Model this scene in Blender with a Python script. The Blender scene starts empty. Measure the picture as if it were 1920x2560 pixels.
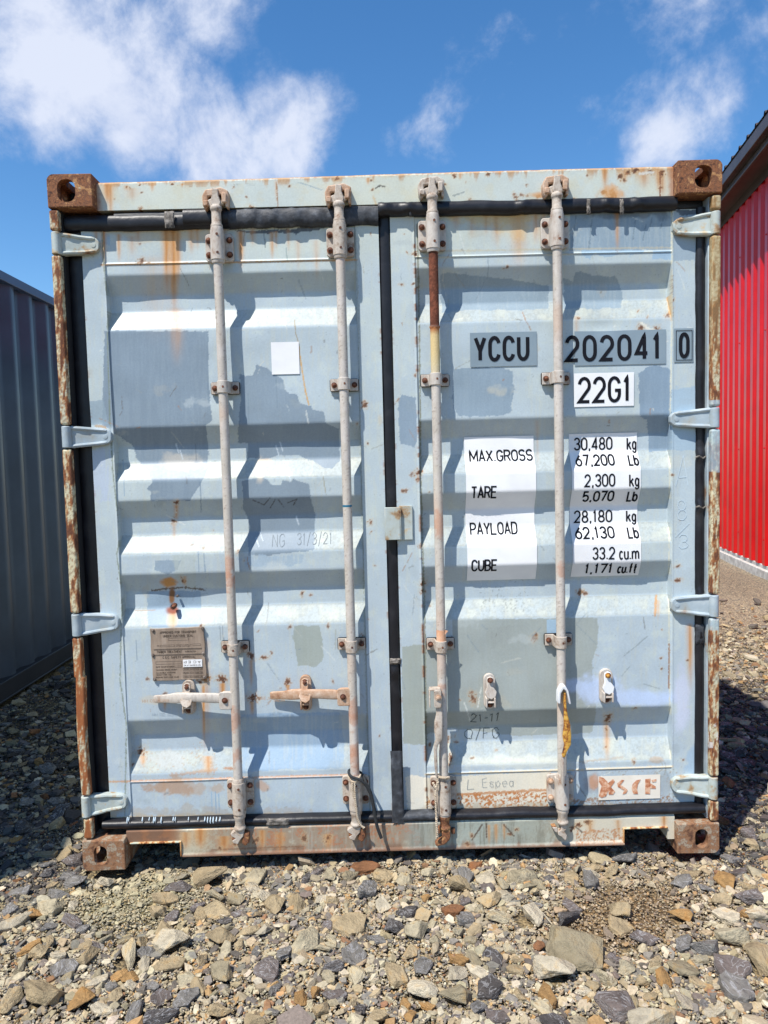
import bpy, bmesh, math, random
import numpy as np
from mathutils import Vector, Matrix, Euler
C = bpy.context.scene
COL = C.collection
rnd = random.Random(7)

# ------------------------------------------------------------------ camera
CAM = np.array([-0.0547132, -2.7398392, 1.5237326]); PIT, YAW, ROL = 0.06523741, 0.00675429, -0.02507574
F = 1850.0
def basis():
    cp, sp, cy, sy, cr, sr = math.cos(PIT), math.sin(PIT), math.cos(YAW), math.sin(YAW), math.cos(ROL), math.sin(ROL)
    fwd = np.array([sy*cp, cy*cp, -sp]); right = np.array([cy, -sy, 0]); up = np.cross(right, fwd)
    return cr*right+sr*up, -sr*right+cr*up, fwd
RI, UP, FW = basis()
cd = bpy.data.cameras.new('camera'); co = bpy.data.objects.new('camera', cd); COL.objects.link(co)
cd.sensor_fit = 'VERTICAL'; cd.sensor_height = 36; cd.lens = F*36/2560; cd.clip_start = .05; cd.clip_end = 2000
co.matrix_world = Matrix(((RI[0], UP[0], -FW[0], CAM[0]), (RI[1], UP[1], -FW[1], CAM[1]), (RI[2], UP[2], -FW[2], CAM[2]), (0, 0, 0, 1)))
C.camera = co
def ray(px, py): return FW+RI*(px-960)/F-UP*(py-1280)/F
def W(px, py, y):
    d = ray(px, py); t = (y-CAM[1])/d[1]; p = CAM+t*d; return float(p[0]), float(p[2])
def G(px, py, z=0.0):
    d = ray(px, py); t = (z-CAM[2])/d[2]; p = CAM+t*d; return float(p[0]), float(p[1])
def PX(P):
    d = P-CAM; z = d@FW; return 960+F*(d@RI)/z, 1280-F*(d@UP)/z

# ------------------------------------------------------------------ light
SUN = Vector((-0.40, -0.46, 1.0)).normalized()
w = bpy.data.worlds.new("World"); C.world = w; w.use_nodes = True
nt = w.node_tree; nt.nodes.clear()
def nn(nt, t, **k):
    n = nt.nodes.new(t)
    for a, b in k.items():
        if a.startswith('i_'):
            key = a[2:]; key = int(key) if key.isdigit() else key.replace('_', ' ')
            n.inputs[key].default_value = b
        else: setattr(n, a, b)
    return n
sky = nn(nt, 'ShaderNodeTexSky'); sky.sky_type = 'NISHITA'; sky.sun_disc = False
sky.sun_elevation = math.asin(SUN.z); sky.sun_rotation = math.atan2(SUN.x, SUN.y)
sky.air_density = 1.0; sky.dust_density = 0.2; sky.ozone_density = 3.2; sky.altitude = 50
bg = nn(nt, 'ShaderNodeBackground'); bg.inputs[1].default_value = 0.128
out = nn(nt, 'ShaderNodeOutputWorld')
L = nt.links.new
hs = nn(nt, 'ShaderNodeHueSaturation', i_Saturation=1.25, i_Value=1.0); L(sky.outputs[0], hs.inputs['Color'])
tc = nn(nt, 'ShaderNodeTexCoord')
# clouds: soft banks at fixed directions in the sky, broken up by noise
clouds = [(60,60,.16,.9),(150,250,.17,1.0),(330,300,.16,1.0),(520,330,.13,.95),(700,250,.10,1.0),(600,130,.08,.7),(780,230,.07,.8),(730,400,.06,.75),
          (1180,150,.10,.26),(1120,230,.09,.26),(960,340,.05,.35),(1400,300,.12,.5),(560,40,.10,.7),(1700,60,.12,.6),(400,420,.14,.8),(640,330,.10,.7),(1620,330,.11,.85),(1780,230,.10,.75),(1880,130,.09,.6),(1500,370,.06,.6),(1300,330,.06,.3),(60,640,.10,.45),(200,420,.14,.7)]
acc = None
for (px, py, r, s) in clouds:
    d = ray(px, py); d = d/np.linalg.norm(d)
    ds = nn(nt, 'ShaderNodeVectorMath', operation='DISTANCE'); L(tc.outputs['Generated'], ds.inputs[0]); ds.inputs[1].default_value = tuple(d)
    mr = nn(nt, 'ShaderNodeMapRange', interpolation_type='SMOOTHSTEP'); mr.inputs[1].default_value = 0; mr.inputs[2].default_value = r*1.25; mr.inputs[3].default_value = s; mr.inputs[4].default_value = 0
    L(ds.outputs['Value'], mr.inputs[0])
    if acc is None: acc = mr.outputs[0]
    else:
        m = nn(nt, 'ShaderNodeMath', operation='MAXIMUM'); L(acc, m.inputs[0]); L(mr.outputs[0], m.inputs[1]); acc = m.outputs[0]
mp = nn(nt, 'ShaderNodeMapping'); mp.inputs['Rotation'].default_value = (0, .5, .3); L(tc.outputs['Generated'], mp.inputs[0])
n1 = nn(nt, 'ShaderNodeTexNoise', i_Scale=8.0, i_Detail=12.0, i_Roughness=.64, i_Distortion=.15); L(mp.outputs[0], n1.inputs['Vector'])
n2 = nn(nt, 'ShaderNodeTexNoise', i_Scale=4.2, i_Detail=4.0, i_Roughness=.5); L(mp.outputs[0], n2.inputs['Vector'])
a0 = nn(nt, 'ShaderNodeMath', operation='MULTIPLY_ADD'); L(n2.outputs['Fac'], a0.inputs[0]); a0.inputs[1].default_value = 1.5; a0.inputs[2].default_value = -1.02
a1 = nn(nt, 'ShaderNodeMath', operation='MULTIPLY_ADD'); L(n1.outputs['Fac'], a1.inputs[0]); a1.inputs[1].default_value = 2.3; L(a0.outputs[0], a1.inputs[2])
a2 = nn(nt, 'ShaderNodeMath', operation='ADD'); L(a1.outputs[0], a2.inputs[0]); L(acc, a2.inputs[1])
mr = nn(nt, 'ShaderNodeMapRange', interpolation_type='SMOOTHSTEP'); mr.inputs[1].default_value = 1.26; mr.inputs[2].default_value = 2.15; L(a2.outputs[0], mr.inputs[0])
mm = nn(nt, 'ShaderNodeMath', operation='MULTIPLY'); L(mr.outputs[0], mm.inputs[0]); mm.inputs[1].default_value = .9
cr = nn(nt, 'ShaderNodeValToRGB'); L(n1.outputs['Fac'], cr.inputs[0])
cr.color_ramp.elements[0].position = .36; cr.color_ramp.elements[0].color = (3.2, 3.7, 5.0, 1)
cr.color_ramp.elements[1].position = .62; cr.color_ramp.elements[1].color = (4.7, 5.0, 5.8, 1)
mx = nn(nt, 'ShaderNodeMix', data_type='RGBA'); L(mm.outputs[0], mx.inputs[0]); L(hs.outputs[0], mx.inputs[6]); L(cr.outputs[0], mx.inputs[7])
L(mx.outputs[2], bg.inputs[0]); L(bg.outputs[0], out.inputs[0])
sd = bpy.data.lights.new('sun', 'SUN'); so = bpy.data.objects.new('sun', sd); COL.objects.link(so)
sd.energy = 4.5; sd.angle = math.radians(.53); sd.color = (1, .955, .88)
so.rotation_euler = (-SUN).to_track_quat('-Z', 'Y').to_euler(); so.location = (-4, -5, 10)
C.view_settings.view_transform = 'Standard'; C.view_settings.look = 'None'; C.view_settings.exposure = 0.46; C.view_settings.gamma = 1

# ------------------------------------------------------------------ numpy noise
def s2l(c):
    c = np.asarray(c, float)/255.; return np.where(c <= .04045, c/12.92, ((c+.055)/1.055)**2.4)
_T = np.random.RandomState(3).rand(256, 256)
def vn(x, z):
    xi = np.floor(x).astype(int); zi = np.floor(z).astype(int); fx = x-xi; fz = z-zi
    fx = fx*fx*(3-2*fx); fz = fz*fz*(3-2*fz)
    a = _T[xi & 255, zi & 255]; b = _T[(xi+1) & 255, zi & 255]; c = _T[xi & 255, (zi+1) & 255]; d = _T[(xi+1) & 255, (zi+1) & 255]
    return (a*(1-fx)+b*fx)*(1-fz)+(c*(1-fx)+d*fx)*fz
def fbm(x, z, o=4, g=.5):
    s = 0; a = 1; t = 0
    for i in range(o):
        s = s+a*vn(x*2**i+i*17.3, z*2**i+i*9.1); t += a; a *= g
    return s/t
def sm(a, b, x):
    t = np.clip((x-a)/(b-a), 0, 1); return t*t*(3-2*t)

# ------------------------------------------------------------------ scene helpers
def link(o, parent=None):
    COL.objects.link(o)
    if parent is not None: o.parent = parent
    return o
def tag(o, label=None, cat=None, group=None, kind=None):
    if label: o['label'] = label
    if cat: o['category'] = cat
    if group: o['group'] = group
    if kind: o['kind'] = kind
    return o
def empty(name, loc=(0, 0, 0), rz=0, parent=None):
    o = bpy.data.objects.new(name, None); o.location = loc; o.rotation_euler = (0, 0, rz); o.empty_display_size = .1
    return link(o, parent)
def bev(o, wd=.002, seg=2, ang=35):
    m = o.modifiers.new('bevel', 'BEVEL'); m.width = wd; m.segments = seg; m.limit_method = 'ANGLE'; m.angle_limit = math.radians(ang); m.harden_normals = False
    return o
class MB:
    def __init__(s): s.v = []; s.f = []; s.m = []; s.sm = []
    def add(s, V, Fc, mi=0, smooth=False):
        b = len(s.v); s.v += [tuple(p) for p in V]
        for f in Fc: s.f.append(tuple(i+b for i in f)); s.m.append(mi); s.sm.append(smooth)
    def box(s, x0, x1, y0, y1, z0, z1, mi=0):
        V = [(x, y, z) for x in (x0, x1) for y in (y0, y1) for z in (z0, z1)]
        s.add(V, [(0, 1, 3, 2), (4, 6, 7, 5), (0, 4, 5, 1), (2, 3, 7, 6), (0, 2, 6, 4), (1, 5, 7, 3)], mi)
    def prism(s, pts, y0, y1, mi=0, smooth=False):   # outline in x,z ; front y0 < back y1, pts counter-clockwise seen from -y
        n = len(pts); V = [(x, y0, z) for x, z in pts]+[(x, y1, z) for x, z in pts]
        s.add(V, [tuple(range(n)), tuple(range(2*n-1, n-1, -1))], mi)
        b = len(s.v)-2*n
        for i in range(n):
            j = (i+1) % n; s.f.append((b+i, b+n+i, b+n+j, b+j)); s.m.append(mi); s.sm.append(smooth)
    def prismz(s, pts, z0, z1, mi=0):
        n = len(pts); V = [(x, y, z0) for x, y in pts]+[(x, y, z1) for x, y in pts]
        s.add(V, [tuple(range(n-1, -1, -1)), tuple(range(n, 2*n))]+[(i, (i+1) % n, n+(i+1) % n, n+i) for i in range(n)], mi)
    def lathe(s, prof, c, ax='z', n=20, mi=0, smooth=True, cap=True, jit=0):  # prof list of (t, r)
        V = []; Fc = []
        for t, r in prof:
            for k in range(n):
                a = 2*math.pi*k/n; u, v = r*math.cos(a), r*math.sin(a)
                if ax == 'z': V.append((c[0]+u, c[1]+v, c[2]+t))
                elif ax == 'y': V.append((c[0]+v, c[1]+t, c[2]+u))
                else: V.append((c[0]+t, c[1]+u, c[2]+v))
        for i in range(len(prof)-1):
            for k in range(n): Fc.append((i*n+k, i*n+(k+1) % n, (i+1)*n+(k+1) % n, (i+1)*n+k))
        if cap: Fc += [tuple(range(n-1, -1, -1)), tuple(range((len(prof)-1)*n, len(prof)*n))]
        s.add(V, Fc, mi, smooth)
    def tube(s, path, r, n=8, mi=0, cap=True):
        P = [Vector(p) for p in path]; V = []; Fc = []; up = Vector((0, 0, 1))
        rr = r if hasattr(r, '__len__') else [r]*len(P); nrm = None
        for i, p in enumerate(P):
            t = (P[min(i+1, len(P)-1)]-P[max(i-1, 0)]).normalized()
            if nrm is None: nrm = t.orthogonal().normalized()
            nrm = (nrm-t*nrm.dot(t)).normalized(); b = t.cross(nrm)
            for k in range(n):
                a = 2*math.pi*k/n; V.append(p+(nrm*math.cos(a)+b*math.sin(a))*rr[i])
        for i in range(len(P)-1):
            for k in range(n): Fc.append((i*n+k, i*n+(k+1) % n, (i+1)*n+(k+1) % n, (i+1)*n+k))
        if cap: Fc += [tuple(range(n-1, -1, -1)), tuple(range((len(P)-1)*n, len(P)*n))]
        s.add(V, Fc, mi, True)
    def build(s, name, mats, parent=None, bevel=0, seg=2):
        me = bpy.data.meshes.new(name); me.from_pydata(s.v, [], s.f)
        for m in (mats if isinstance(mats, (list, tuple)) else [mats]): me.materials.append(m)
        me.polygons.foreach_set('material_index', s.m); me.polygons.foreach_set('use_smooth', s.sm)
        bm = bmesh.new(); bm.from_mesh(me); bmesh.ops.recalc_face_normals(bm, faces=bm.faces); bm.to_mesh(me); bm.free(); me.set_sharp_from_angle(angle=math.radians(33))
        o = link(bpy.data.objects.new(name, me), parent)
        if bevel: bev(o, bevel, seg)
        return o
def npmesh(name, V, Fq, mats, parent=None, col=None, smooth=False, midx=None):
    me = bpy.data.meshes.new(name); nv, nf, k = len(V), len(Fq), Fq.shape[1]
    me.vertices.add(nv); me.vertices.foreach_set('co', np.ascontiguousarray(V, dtype=np.float32).ravel())
    me.loops.add(nf*k); me.loops.foreach_set('vertex_index', np.ascontiguousarray(Fq, dtype=np.int32).ravel())
    me.polygons.add(nf); me.polygons.foreach_set('loop_start', np.arange(nf, dtype=np.int32)*k)
    me.polygons.foreach_set('loop_total', np.full(nf, k, dtype=np.int32))
    for m in (mats if isinstance(mats, (list, tuple)) else [mats]): me.materials.append(m)
    if midx is not None: me.polygons.foreach_set('material_index', midx.astype(np.int32))
    me.polygons.foreach_set('use_smooth', np.full(nf, smooth))
    me.update(calc_edges=True)
    if col is not None:
        a = me.color_attributes.new('Col', 'FLOAT_COLOR', 'POINT'); a.data.foreach_set('color', np.ascontiguousarray(col, dtype=np.float32).ravel())
    me.validate()
    return link(bpy.data.objects.new(name, me), parent)

# ------------------------------------------------------------------ materials
def mat(name, rough=.6, metal=0., spec=.5):
    m = bpy.data.materials.new(name); m.use_nodes = True; b = m.node_tree.nodes['Principled BSDF']
    b.inputs['Roughness'].default_value = rough; b.inputs['Metallic'].default_value = metal; b.inputs['Specular IOR Level'].default_value = spec
    return m, m.node_tree, b
def ramp(nt, els):
    r = nn(nt, 'ShaderNodeValToRGB'); e = r.color_ramp.elements
    while len(e) < len(els): e.new(.5)
    for i, (p, c) in enumerate(els): e[i].position = p; e[i].color = (*c, 1)
    return r
def mat_noise(name, els, scale=20, detail=6, rough=.6, bump=.2, bscale=None, stretch=(1, 1, 1), metal=0, spec=.4, bdist=.002, rgh=.6):
    m, nt, b = mat(name, rough, metal, spec); L = nt.links.new
    tc = nn(nt, 'ShaderNodeTexCoord'); mp = nn(nt, 'ShaderNodeMapping'); mp.inputs['Scale'].default_value = stretch; L(tc.outputs['Object'], mp.inputs[0])
    n = nn(nt, 'ShaderNodeTexNoise', i_Scale=scale, i_Detail=detail, i_Roughness=rgh); L(mp.outputs[0], n.inputs['Vector'])
    r = ramp(nt, els); L(n.outputs['Fac'], r.inputs[0]); L(r.outputs[0], b.inputs['Base Color'])
    if bump:
        n2 = nn(nt, 'ShaderNodeTexNoise', i_Scale=bscale or scale*3, i_Detail=5.0); L(mp.outputs[0], n2.inputs['Vector'])
        bp = nn(nt, 'ShaderNodeBump', i_Strength=bump, i_Distance=bdist); L(n2.outputs['Fac'], bp.inputs['Height']); L(bp.outputs[0], b.inputs['Normal'])
    return m
def lin(r, g, b): return tuple(float(x) for x in s2l((r, g, b)))
# vertex-coloured painted steel; alpha of Col = how rusty (rough, pitted)
def mat_col(name, rough=.42, spec=.45, fine=.10, bump=.12, rb=.8):
    m, nt, b = mat(name, rough, 0, spec); L = nt.links.new
    at = nn(nt, 'ShaderNodeAttribute', attribute_name='Col'); tc = nn(nt, 'ShaderNodeTexCoord')
    n = nn(nt, 'ShaderNodeTexNoise', i_Scale=160.0, i_Detail=4.0); L(tc.outputs['Object'], n.inputs['Vector'])
    n3 = nn(nt, 'ShaderNodeTexNoise', i_Scale=9.0, i_Detail=5.0); L(tc.outputs['Object'], n3.inputs['Vector'])
    ad = nn(nt, 'ShaderNodeMath', operation='ADD'); L(n.outputs['Fac'], ad.inputs[0]); L(n3.outputs['Fac'], ad.inputs[1])
    mr = nn(nt, 'ShaderNodeMapRange'); mr.inputs[1].default_value = .6; mr.inputs[2].default_value = 1.4; mr.inputs[3].default_value = 1-fine; mr.inputs[4].default_value = 1+fine; L(ad.outputs[0], mr.inputs[0])
    mu = nn(nt, 'ShaderNodeVectorMath', operation='SCALE'); L(at.outputs['Color'], mu.inputs[0]); L(mr.outputs[0], mu.inputs['Scale']); L(mu.outputs[0], b.inputs['Base Color'])
    rr = nn(nt, 'ShaderNodeMapRange'); rr.inputs[3].default_value = rough; rr.inputs[4].default_value = .92; L(at.outputs['Alpha'], rr.inputs[0]); L(rr.outputs[0], b.inputs['Roughness'])
    h = nn(nt, 'ShaderNodeMath', operation='MULTIPLY_ADD'); L(at.outputs['Alpha'], h.inputs[0]); h.inputs[1].default_value = rb; h.inputs[2].default_value = .12
    h2 = nn(nt, 'ShaderNodeMath', operation='MULTIPLY'); L(h.outputs[0], h2.inputs[0]); L(n.outputs['Fac'], h2.inputs[1])
    h3 = nn(nt, 'ShaderNodeMath', operation='MULTIPLY_ADD'); L(n3.outputs['Fac'], h3.inputs[0]); h3.inputs[1].default_value = .6; L(h2.outputs[0], h3.inputs[2])
    bp = nn(nt, 'ShaderNodeBump', i_Strength=bump, i_Distance=.004); L(h3.outputs[0], bp.inputs['Height']); L(bp.outputs[0], b.inputs['Normal'])
    return m
M = {}
M['paint'] = mat_col('painted_steel')
M['rust'] = mat_noise('rusted_casting', [(.34, lin(52, 36, 30)), (.42, lin(104, 66, 46)), (.47, lin(150, 98, 62)), (.50, lin(100, 66, 50)), (.55, lin(132, 88, 60)), (.60, lin(186, 140, 92)), (.64, lin(120, 80, 58)), (.70, lin(206, 184, 150))], 30, 12, .85, .6, 70, bdist=.003, rgh=.7)
M['postrust'] = mat_noise('flaking_post_paint', [(.36, lin(95, 52, 32)), (.47, lin(150, 92, 52)), (.52, lin(200, 150, 95)), (.56, lin(205, 190, 150)), (.66, lin(178, 190, 180)), (.75, lin(150, 96, 60))], 15, 8, .75, .5, 60, (2.5, 2.5, .5), bdist=.003, rgh=.66)
M['hinge'] = mat_noise('hinge_paint', [(.30, lin(140, 104, 78)), (.38, lin(160, 164, 160)), (.5, lin(158, 172, 180)), (.66, lin(180, 190, 194)), (.78, lin(190, 165, 130))], 11, 7, .5, .3, 50)
M['hinge_rusty'] = mat_noise('rusty_hinge_paint', [(.3, lin(120, 78, 50)), (.40, lin(165, 140, 108)), (.47, lin(172, 178, 170)), (.6, lin(180, 190, 188)), (.7, lin(190, 170, 135))], 17, 8, .6, .4, 50)
M['zinc'] = mat_noise('galvanised_steel', [(.32, lin(146, 112, 90)), (.42, lin(180, 168, 156)), (.55, lin(198, 190, 180)), (.65, lin(176, 167, 157)), (.72, lin(210, 202, 194))], 26, 10, .62, .3, 200, (1, 1, .5), bdist=.0012, rgh=.7)
M['zincbrown'] = mat_noise('rust_bloomed_zinc', [(.3, lin(130, 84, 58)), (.45, lin(176, 140, 112)), (.6, lin(196, 170, 148)), (.75, lin(206, 190, 172))], 22, 9, .65, .4, 150, rgh=.7)
M['bolt'] = mat_noise('rusty_bolt', [(.3, lin(52, 32, 26)), (.5, lin(96, 58, 42)), (.7, lin(140, 90, 62))], 90, 4, .7, .4, 200)
M['bolt_grey'] = mat_noise('grey_bolt', [(.3, lin(60, 52, 48)), (.5, lin(110, 98, 90)), (.7, lin(170, 158, 148))], 90, 4, .55, .3, 200)
M['rubber'] = mat_noise('black_rubber', [(.3, (.006, .006, .008)), (.55, (.012, .012, .016)), (.78, (.03, .03, .034))], 12, 8, .42, .35, 40, spec=.4, bdist=.004)
M['rubber_grey'] = mat_noise('grey_taped_rubber', [(.3, (.035, .035, .038)), (.5, (.08, .08, .082)), (.7, (.13, .125, .12))], 25, 8, .6, .6, 50, (1, 1, 6), bdist=.004)
M['tape'] = mat_noise('cracked_tape', [(.3, (.03, .028, .026)), (.5, (.16, .14, .12)), (.7, (.3, .27, .24))], 60, 8, .7, .8, 90, bdist=.004)
M['tarstrip'] = mat_noise('tar_smear', [(.3, (.02, .021, .025)), (.55, (.05, .055, .065)), (.75, (.12, .13, .15))], 30, 8, .6, .6, 60, bdist=.004)
M['dark'] = mat('dark_interior', .9)[0]; M['dark'].node_tree.nodes['Principled BSDF'].inputs['Base Color'].default_value = (.012, .012, .014, 1)
M['plaque'] = mat_noise('weathered_brass_plate', [(.3, lin(128, 112, 98)), (.5, lin(150, 132, 116)), (.7, lin(168, 150, 134))], 14, 8, .5, .15, 90, (3, 1, .6), spec=.5)
def flat(name, c, rough=.5, spec=.4):
    m, nt, b = mat(name, rough, 0, spec); b.inputs['Base Color'].default_value = (*c, 1); return m
M['white'] = mat_noise('white_sticker', [(.3, (.78, .78, .79)), (.6, (.86, .86, .86))], 8, 5, .5, 0)
M['greybg'] = mat_noise('grey_sticker_film', [(.3, lin(122, 138, 150)), (.6, lin(134, 150, 160))], 6, 5, .4, 0)
M['black'] = flat('black_lettering', (.010, .011, .016), .8, .12)
M['ink'] = flat('faded_ink', lin(88, 74, 62), .6)
M['pencil'] = flat('pencil_mark', lin(132, 140, 144), .8)
M['marker'] = flat('marker_pen', lin(58, 66, 66), .6)
M['chalk'] = flat('chalk_mark', lin(196, 212, 222), .8)
M['scratchrust'] = flat('rusty_scratch', lin(160, 128, 84), .8)
M['stencil'] = mat_noise('orange_stencil', [(.35, lin(172, 104, 72)), (.5, lin(200, 138, 102)), (.62, lin(224, 184, 154))], 60, 6, .7, 0)
M['cream'] = mat_noise('cream_panel', [(.3, lin(222, 212, 196)), (.6, lin(236, 228, 214))], 8, 5, .6, 0)
M['yellowrust'] = mat_noise('yellow_handle', [(.32, lin(70, 40, 22)), (.45, lin(150, 94, 40)), (.54, lin(196, 148, 60)), (.7, lin(206, 168, 88))], 60, 8, .7, .6, 120)
M['tealtape'] = flat('teal_tape', lin(20, 105, 135), .5)
M['peach'] = mat_noise('peach_label', [(.3, lin(214, 150, 110)), (.6, lin(226, 182, 150))], 30, 4, .6, 0)
M['whitepaint'] = flat('fresh_white_paint', (.72, .73, .74), .4)
M['ropeblack'] = mat_noise('black_cord', [(.3, (.008, .009, .01)), (.6, (.035, .04, .045))], 250, 3, .7, .9, 420, (1, 1, 2.5), bdist=.004)
M['ropewhite'] = mat_noise('white_rope', [(.3, lin(160, 138, 112)), (.6, lin(205, 190, 168))], 200, 3, .8, .6, 300)
M['dentrust'] = M['bolt']
M['body'] = mat_noise('faded_blue_side', [(.3, lin(150, 110, 80)), (.38, lin(165, 185, 195)), (.7, lin(178, 200, 210))], 3, 8, .5, .1, 30)
M['slate_paint'] = mat_noise('slate_blue_container_paint', [(.3, lin(54, 60, 71)), (.6, lin(66, 74, 87)), (.8, lin(80, 86, 97))], 3, 8, .38, .08, 60, spec=.5)
M['slate_rail'] = mat_noise('slate_blue_rail_paint', [(.3, lin(60, 70, 94)), (.6, lin(72, 84, 108))], 3, 6, .4, .08, 60, spec=.5)
M['dark_rail'] = mat_noise('dark_rail_paint', [(.3, lin(36, 36, 42)), (.6, lin(48, 46, 50))], 4, 6, .5, .1, 60)
M['red'] = mat_noise('red_cladding', [(.3, lin(186, 4, 10)), (.7, lin(208, 12, 14))], 3, 6, .34, .04, 30, spec=.5)
M['roofdark'] = mat_noise('dark_brown_trim', [(.3, lin(52, 42, 42)), (.7, lin(74, 62, 60))], 3, 6, .4, .05, 30)
M['concrete'] = mat_noise('footing_concrete', [(.3, lin(160, 154, 146)), (.6, lin(205, 200, 192)), (.8, lin(222, 216, 208))], 12, 8, .85, .4, 60)

# ------------------------------------------------------------------ painted sheets: colour worked out per vertex, wear with its own shape
OUTY, DEEP, STY, HDY, BARY = .066, .106, .062, .045, .012
REC = [(2.245, 2.180, 2.118, 2.044), (1.683, 1.616, 1.551, 1.481), (1.406, 1.340, 1.272, 1.202), (1.126, 1.057, .989, .921), (.558, .488, .424, .347)]
def prof(z):
    z = np.asarray(z, float); return sum(prof0(z+d) for d in (-.006, -.003, 0, .003, .006))/5
def prof0(z):
    z = np.asarray(z, float); y = np.full(z.shape, OUTY)
    for a, b, c, d in REC:
        t = np.where(z > a, 0, np.where(z > b, (a-z)/(a-b), np.where(z > c, 1, np.where(z > d, (z-d)/(c-d), 0))))
        y = y+t*(DEEP-OUTY)
    return y
class Painter:
    """per-vertex colour from wear listed where it sits on the real surface (px,py = spot on the container front)"""
    def __init__(s, X, Y, Z):
        P = np.stack([X, Y, Z], 1); s.X, s.Z = X, Z; s.px, s.py = PX(P.astype(float)); n = len(X)
        s.c = np.zeros((n, 3)); s.r = np.zeros(n)
        s.wx = (fbm(s.px/14, s.py/14, 4, .6)-.5); s.wz = (fbm(s.px/14+90, s.py/14+40, 4, .6)-.5); s.fine = fbm(s.px/4.+3, s.py/4.+7, 3, .6)
        s.str_ = fbm(s.px/5.+11, s.py/60.+5, 4, .6); s.big = fbm(s.px/160+2, s.py/160+8, 4)
        s.med = fbm(s.px/26+31, s.py/26+12, 5, .6)
    def base(s, c): s.c[:] = s2l(c)
    def mix(s, m, col, rust=0.):
        m = np.clip(m, 0, 1); s.c = s.c*(1-m[:, None])+s2l(col)*m[:, None]; s.r = np.maximum(s.r*(1-m*.3), m*rust)
    def inpoly(s, pts, rag):
        x = s.px+s.wx*rag*2.4; y = s.py+s.wz*rag*2.4; ins = np.zeros(len(x), bool); n = len(pts)
        xs = [p[0] for p in pts]; ys = [p[1] for p in pts]
        b = np.nonzero((x > min(xs)-1) & (x < max(xs)+1) & (y > min(ys)-1) & (y < max(ys)+1))[0]
        if not len(b): return ins
        X, Y = x[b], y[b]; q = np.zeros(len(b), bool)
        for i in range(n):
            x0, y0 = pts[i]; x1, y1 = pts[(i+1) % n]
            if y0 == y1: continue
            c = ((y0 > Y) != (y1 > Y)); q ^= c & (X < (x1-x0)*(Y-y0)/(y1-y0)+x0)
        ins[b] = q; return ins
    def poly(s, pts, col, a=1., rag=4, streak=0):
        m = s.inpoly(pts, rag).astype(float)*a
        if rag > 2: m = np.maximum(m, s.inpoly(pts, rag*3.2)*.6*sm(.54, .6, s.str_*.6+s.fine*.4))   # dry-brushed fringe
        m = m*(.93+.07*sm(.4, .6, s.str_))
        if streak: m = m*(1-streak*sm(.5, .62, s.str_))
        s.mix(m, col)
    def ell(s, x, y, rx, ry, col, a=.6, rag=.5, rust=0.):
        d = np.hypot((s.px-x)/rx, (s.py-y)/ry)+(s.med-.5)*rag*2; s.mix(a*(1-sm(.45, 1.0, d)), col, rust)
    def spot(s, x, y, r, k=1.):        # rust blister with a stained halo
        q = math.sin(x*12.9+y*4.1); ca, sa = math.cos(q*3), math.sin(q*3); u = (s.px-x)*ca+(s.py-y)*sa; v = -(s.px-x)*sa+(s.py-y)*ca
        d = np.hypot(u/(1.15+.25*q), v*(1.15+.3*q))/r+(s.fine-.5)*2.0+(s.med-.5)*1.1
        s.mix(.45*k*(1-sm(.5, 1.9, d)), (200, 174, 132), .3); s.mix(.9*k*(1-sm(.5, .95, d)), (140, 92, 58), .9); s.mix(.85*k*(1-sm(.2, .55, d)), (80, 54, 42), 1)
    def drip(s, x, y0, ln, w, k=.8, dark=.5):
        t = (s.py-y0)/ln; xx = s.px-(x+(y0-s.py)*(-.02)); env = sm(-.03, .04, t)*(1-sm(.35, 1, t))
        ww = w*(1-.35*np.clip(t, 0, 1)); g = np.exp(-(xx/ww)**2)*env*(.55+.9*s.str_)
        s.mix(k*g*.9, (206, 150, 84), .3); s.mix(k*dark*np.exp(-(xx/(ww*.35))**2)*env*(.4+.9*s.str_), (158, 98, 52), .5)
    def line(s, pts, w, col, a=.9, rust=.5, rag=1.):
        xs = [q[0] for q in pts]; ys = [q[1] for q in pts]; g = w*2.2+3
        b = np.nonzero((s.px > min(xs)-g) & (s.px < max(xs)+g) & (s.py > min(ys)-g) & (s.py < max(ys)+g))[0]
        if not len(b): return
        X, Y = s.px[b], s.py[b]; best = np.full(len(b), 1e9)
        for (x0, y0), (x1, y1) in zip(pts, pts[1:]):
            dx, dy = x1-x0, y1-y0; t = np.clip(((X-x0)*dx+(Y-y0)*dy)/(dx*dx+dy*dy+1e-9), 0, 1)
            best = np.minimum(best, np.hypot(X-x0-t*dx, Y-y0-t*dy))
        m = np.zeros(len(s.px)); m[b] = a*(1-sm(.6, 1.3, best/w+(s.fine[b]-.5)*rag)); s.mix(m, col, rust)
    def scuffs(s, n, seed, x0, x1, y0, y1):   # stray scratches and scuff marks
        r = random.Random(seed)
        for k in range(n):
            x, y, a, l = r.uniform(x0, x1), r.uniform(y0, y1), r.gauss(0, .9), r.choice((6, 10, 16, 30, 50)); dx, dy = l*math.sin(a), l*math.cos(a)
            s.line([(x, y), (x+dx*.5+r.uniform(-2, 2), y+dy*.5), (x+dx, y+dy)], r.uniform(.9, 1.7), r.choice(((210, 214, 208), (128, 142, 152), (150, 152, 142), (104, 100, 92), (206, 204, 190), (156, 118, 84))), r.uniform(.3, .75), .2, 3)
        for k in range(n//3):
            x, y = r.uniform(x0, x1), r.uniform(y0, y1); s.ell(x, y, r.uniform(8, 40), r.uniform(5, 22), r.choice(((150, 160, 162), (202, 202, 188), (184, 176, 156), (198, 206, 206))), r.uniform(.12, .34), 1.4)
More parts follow.
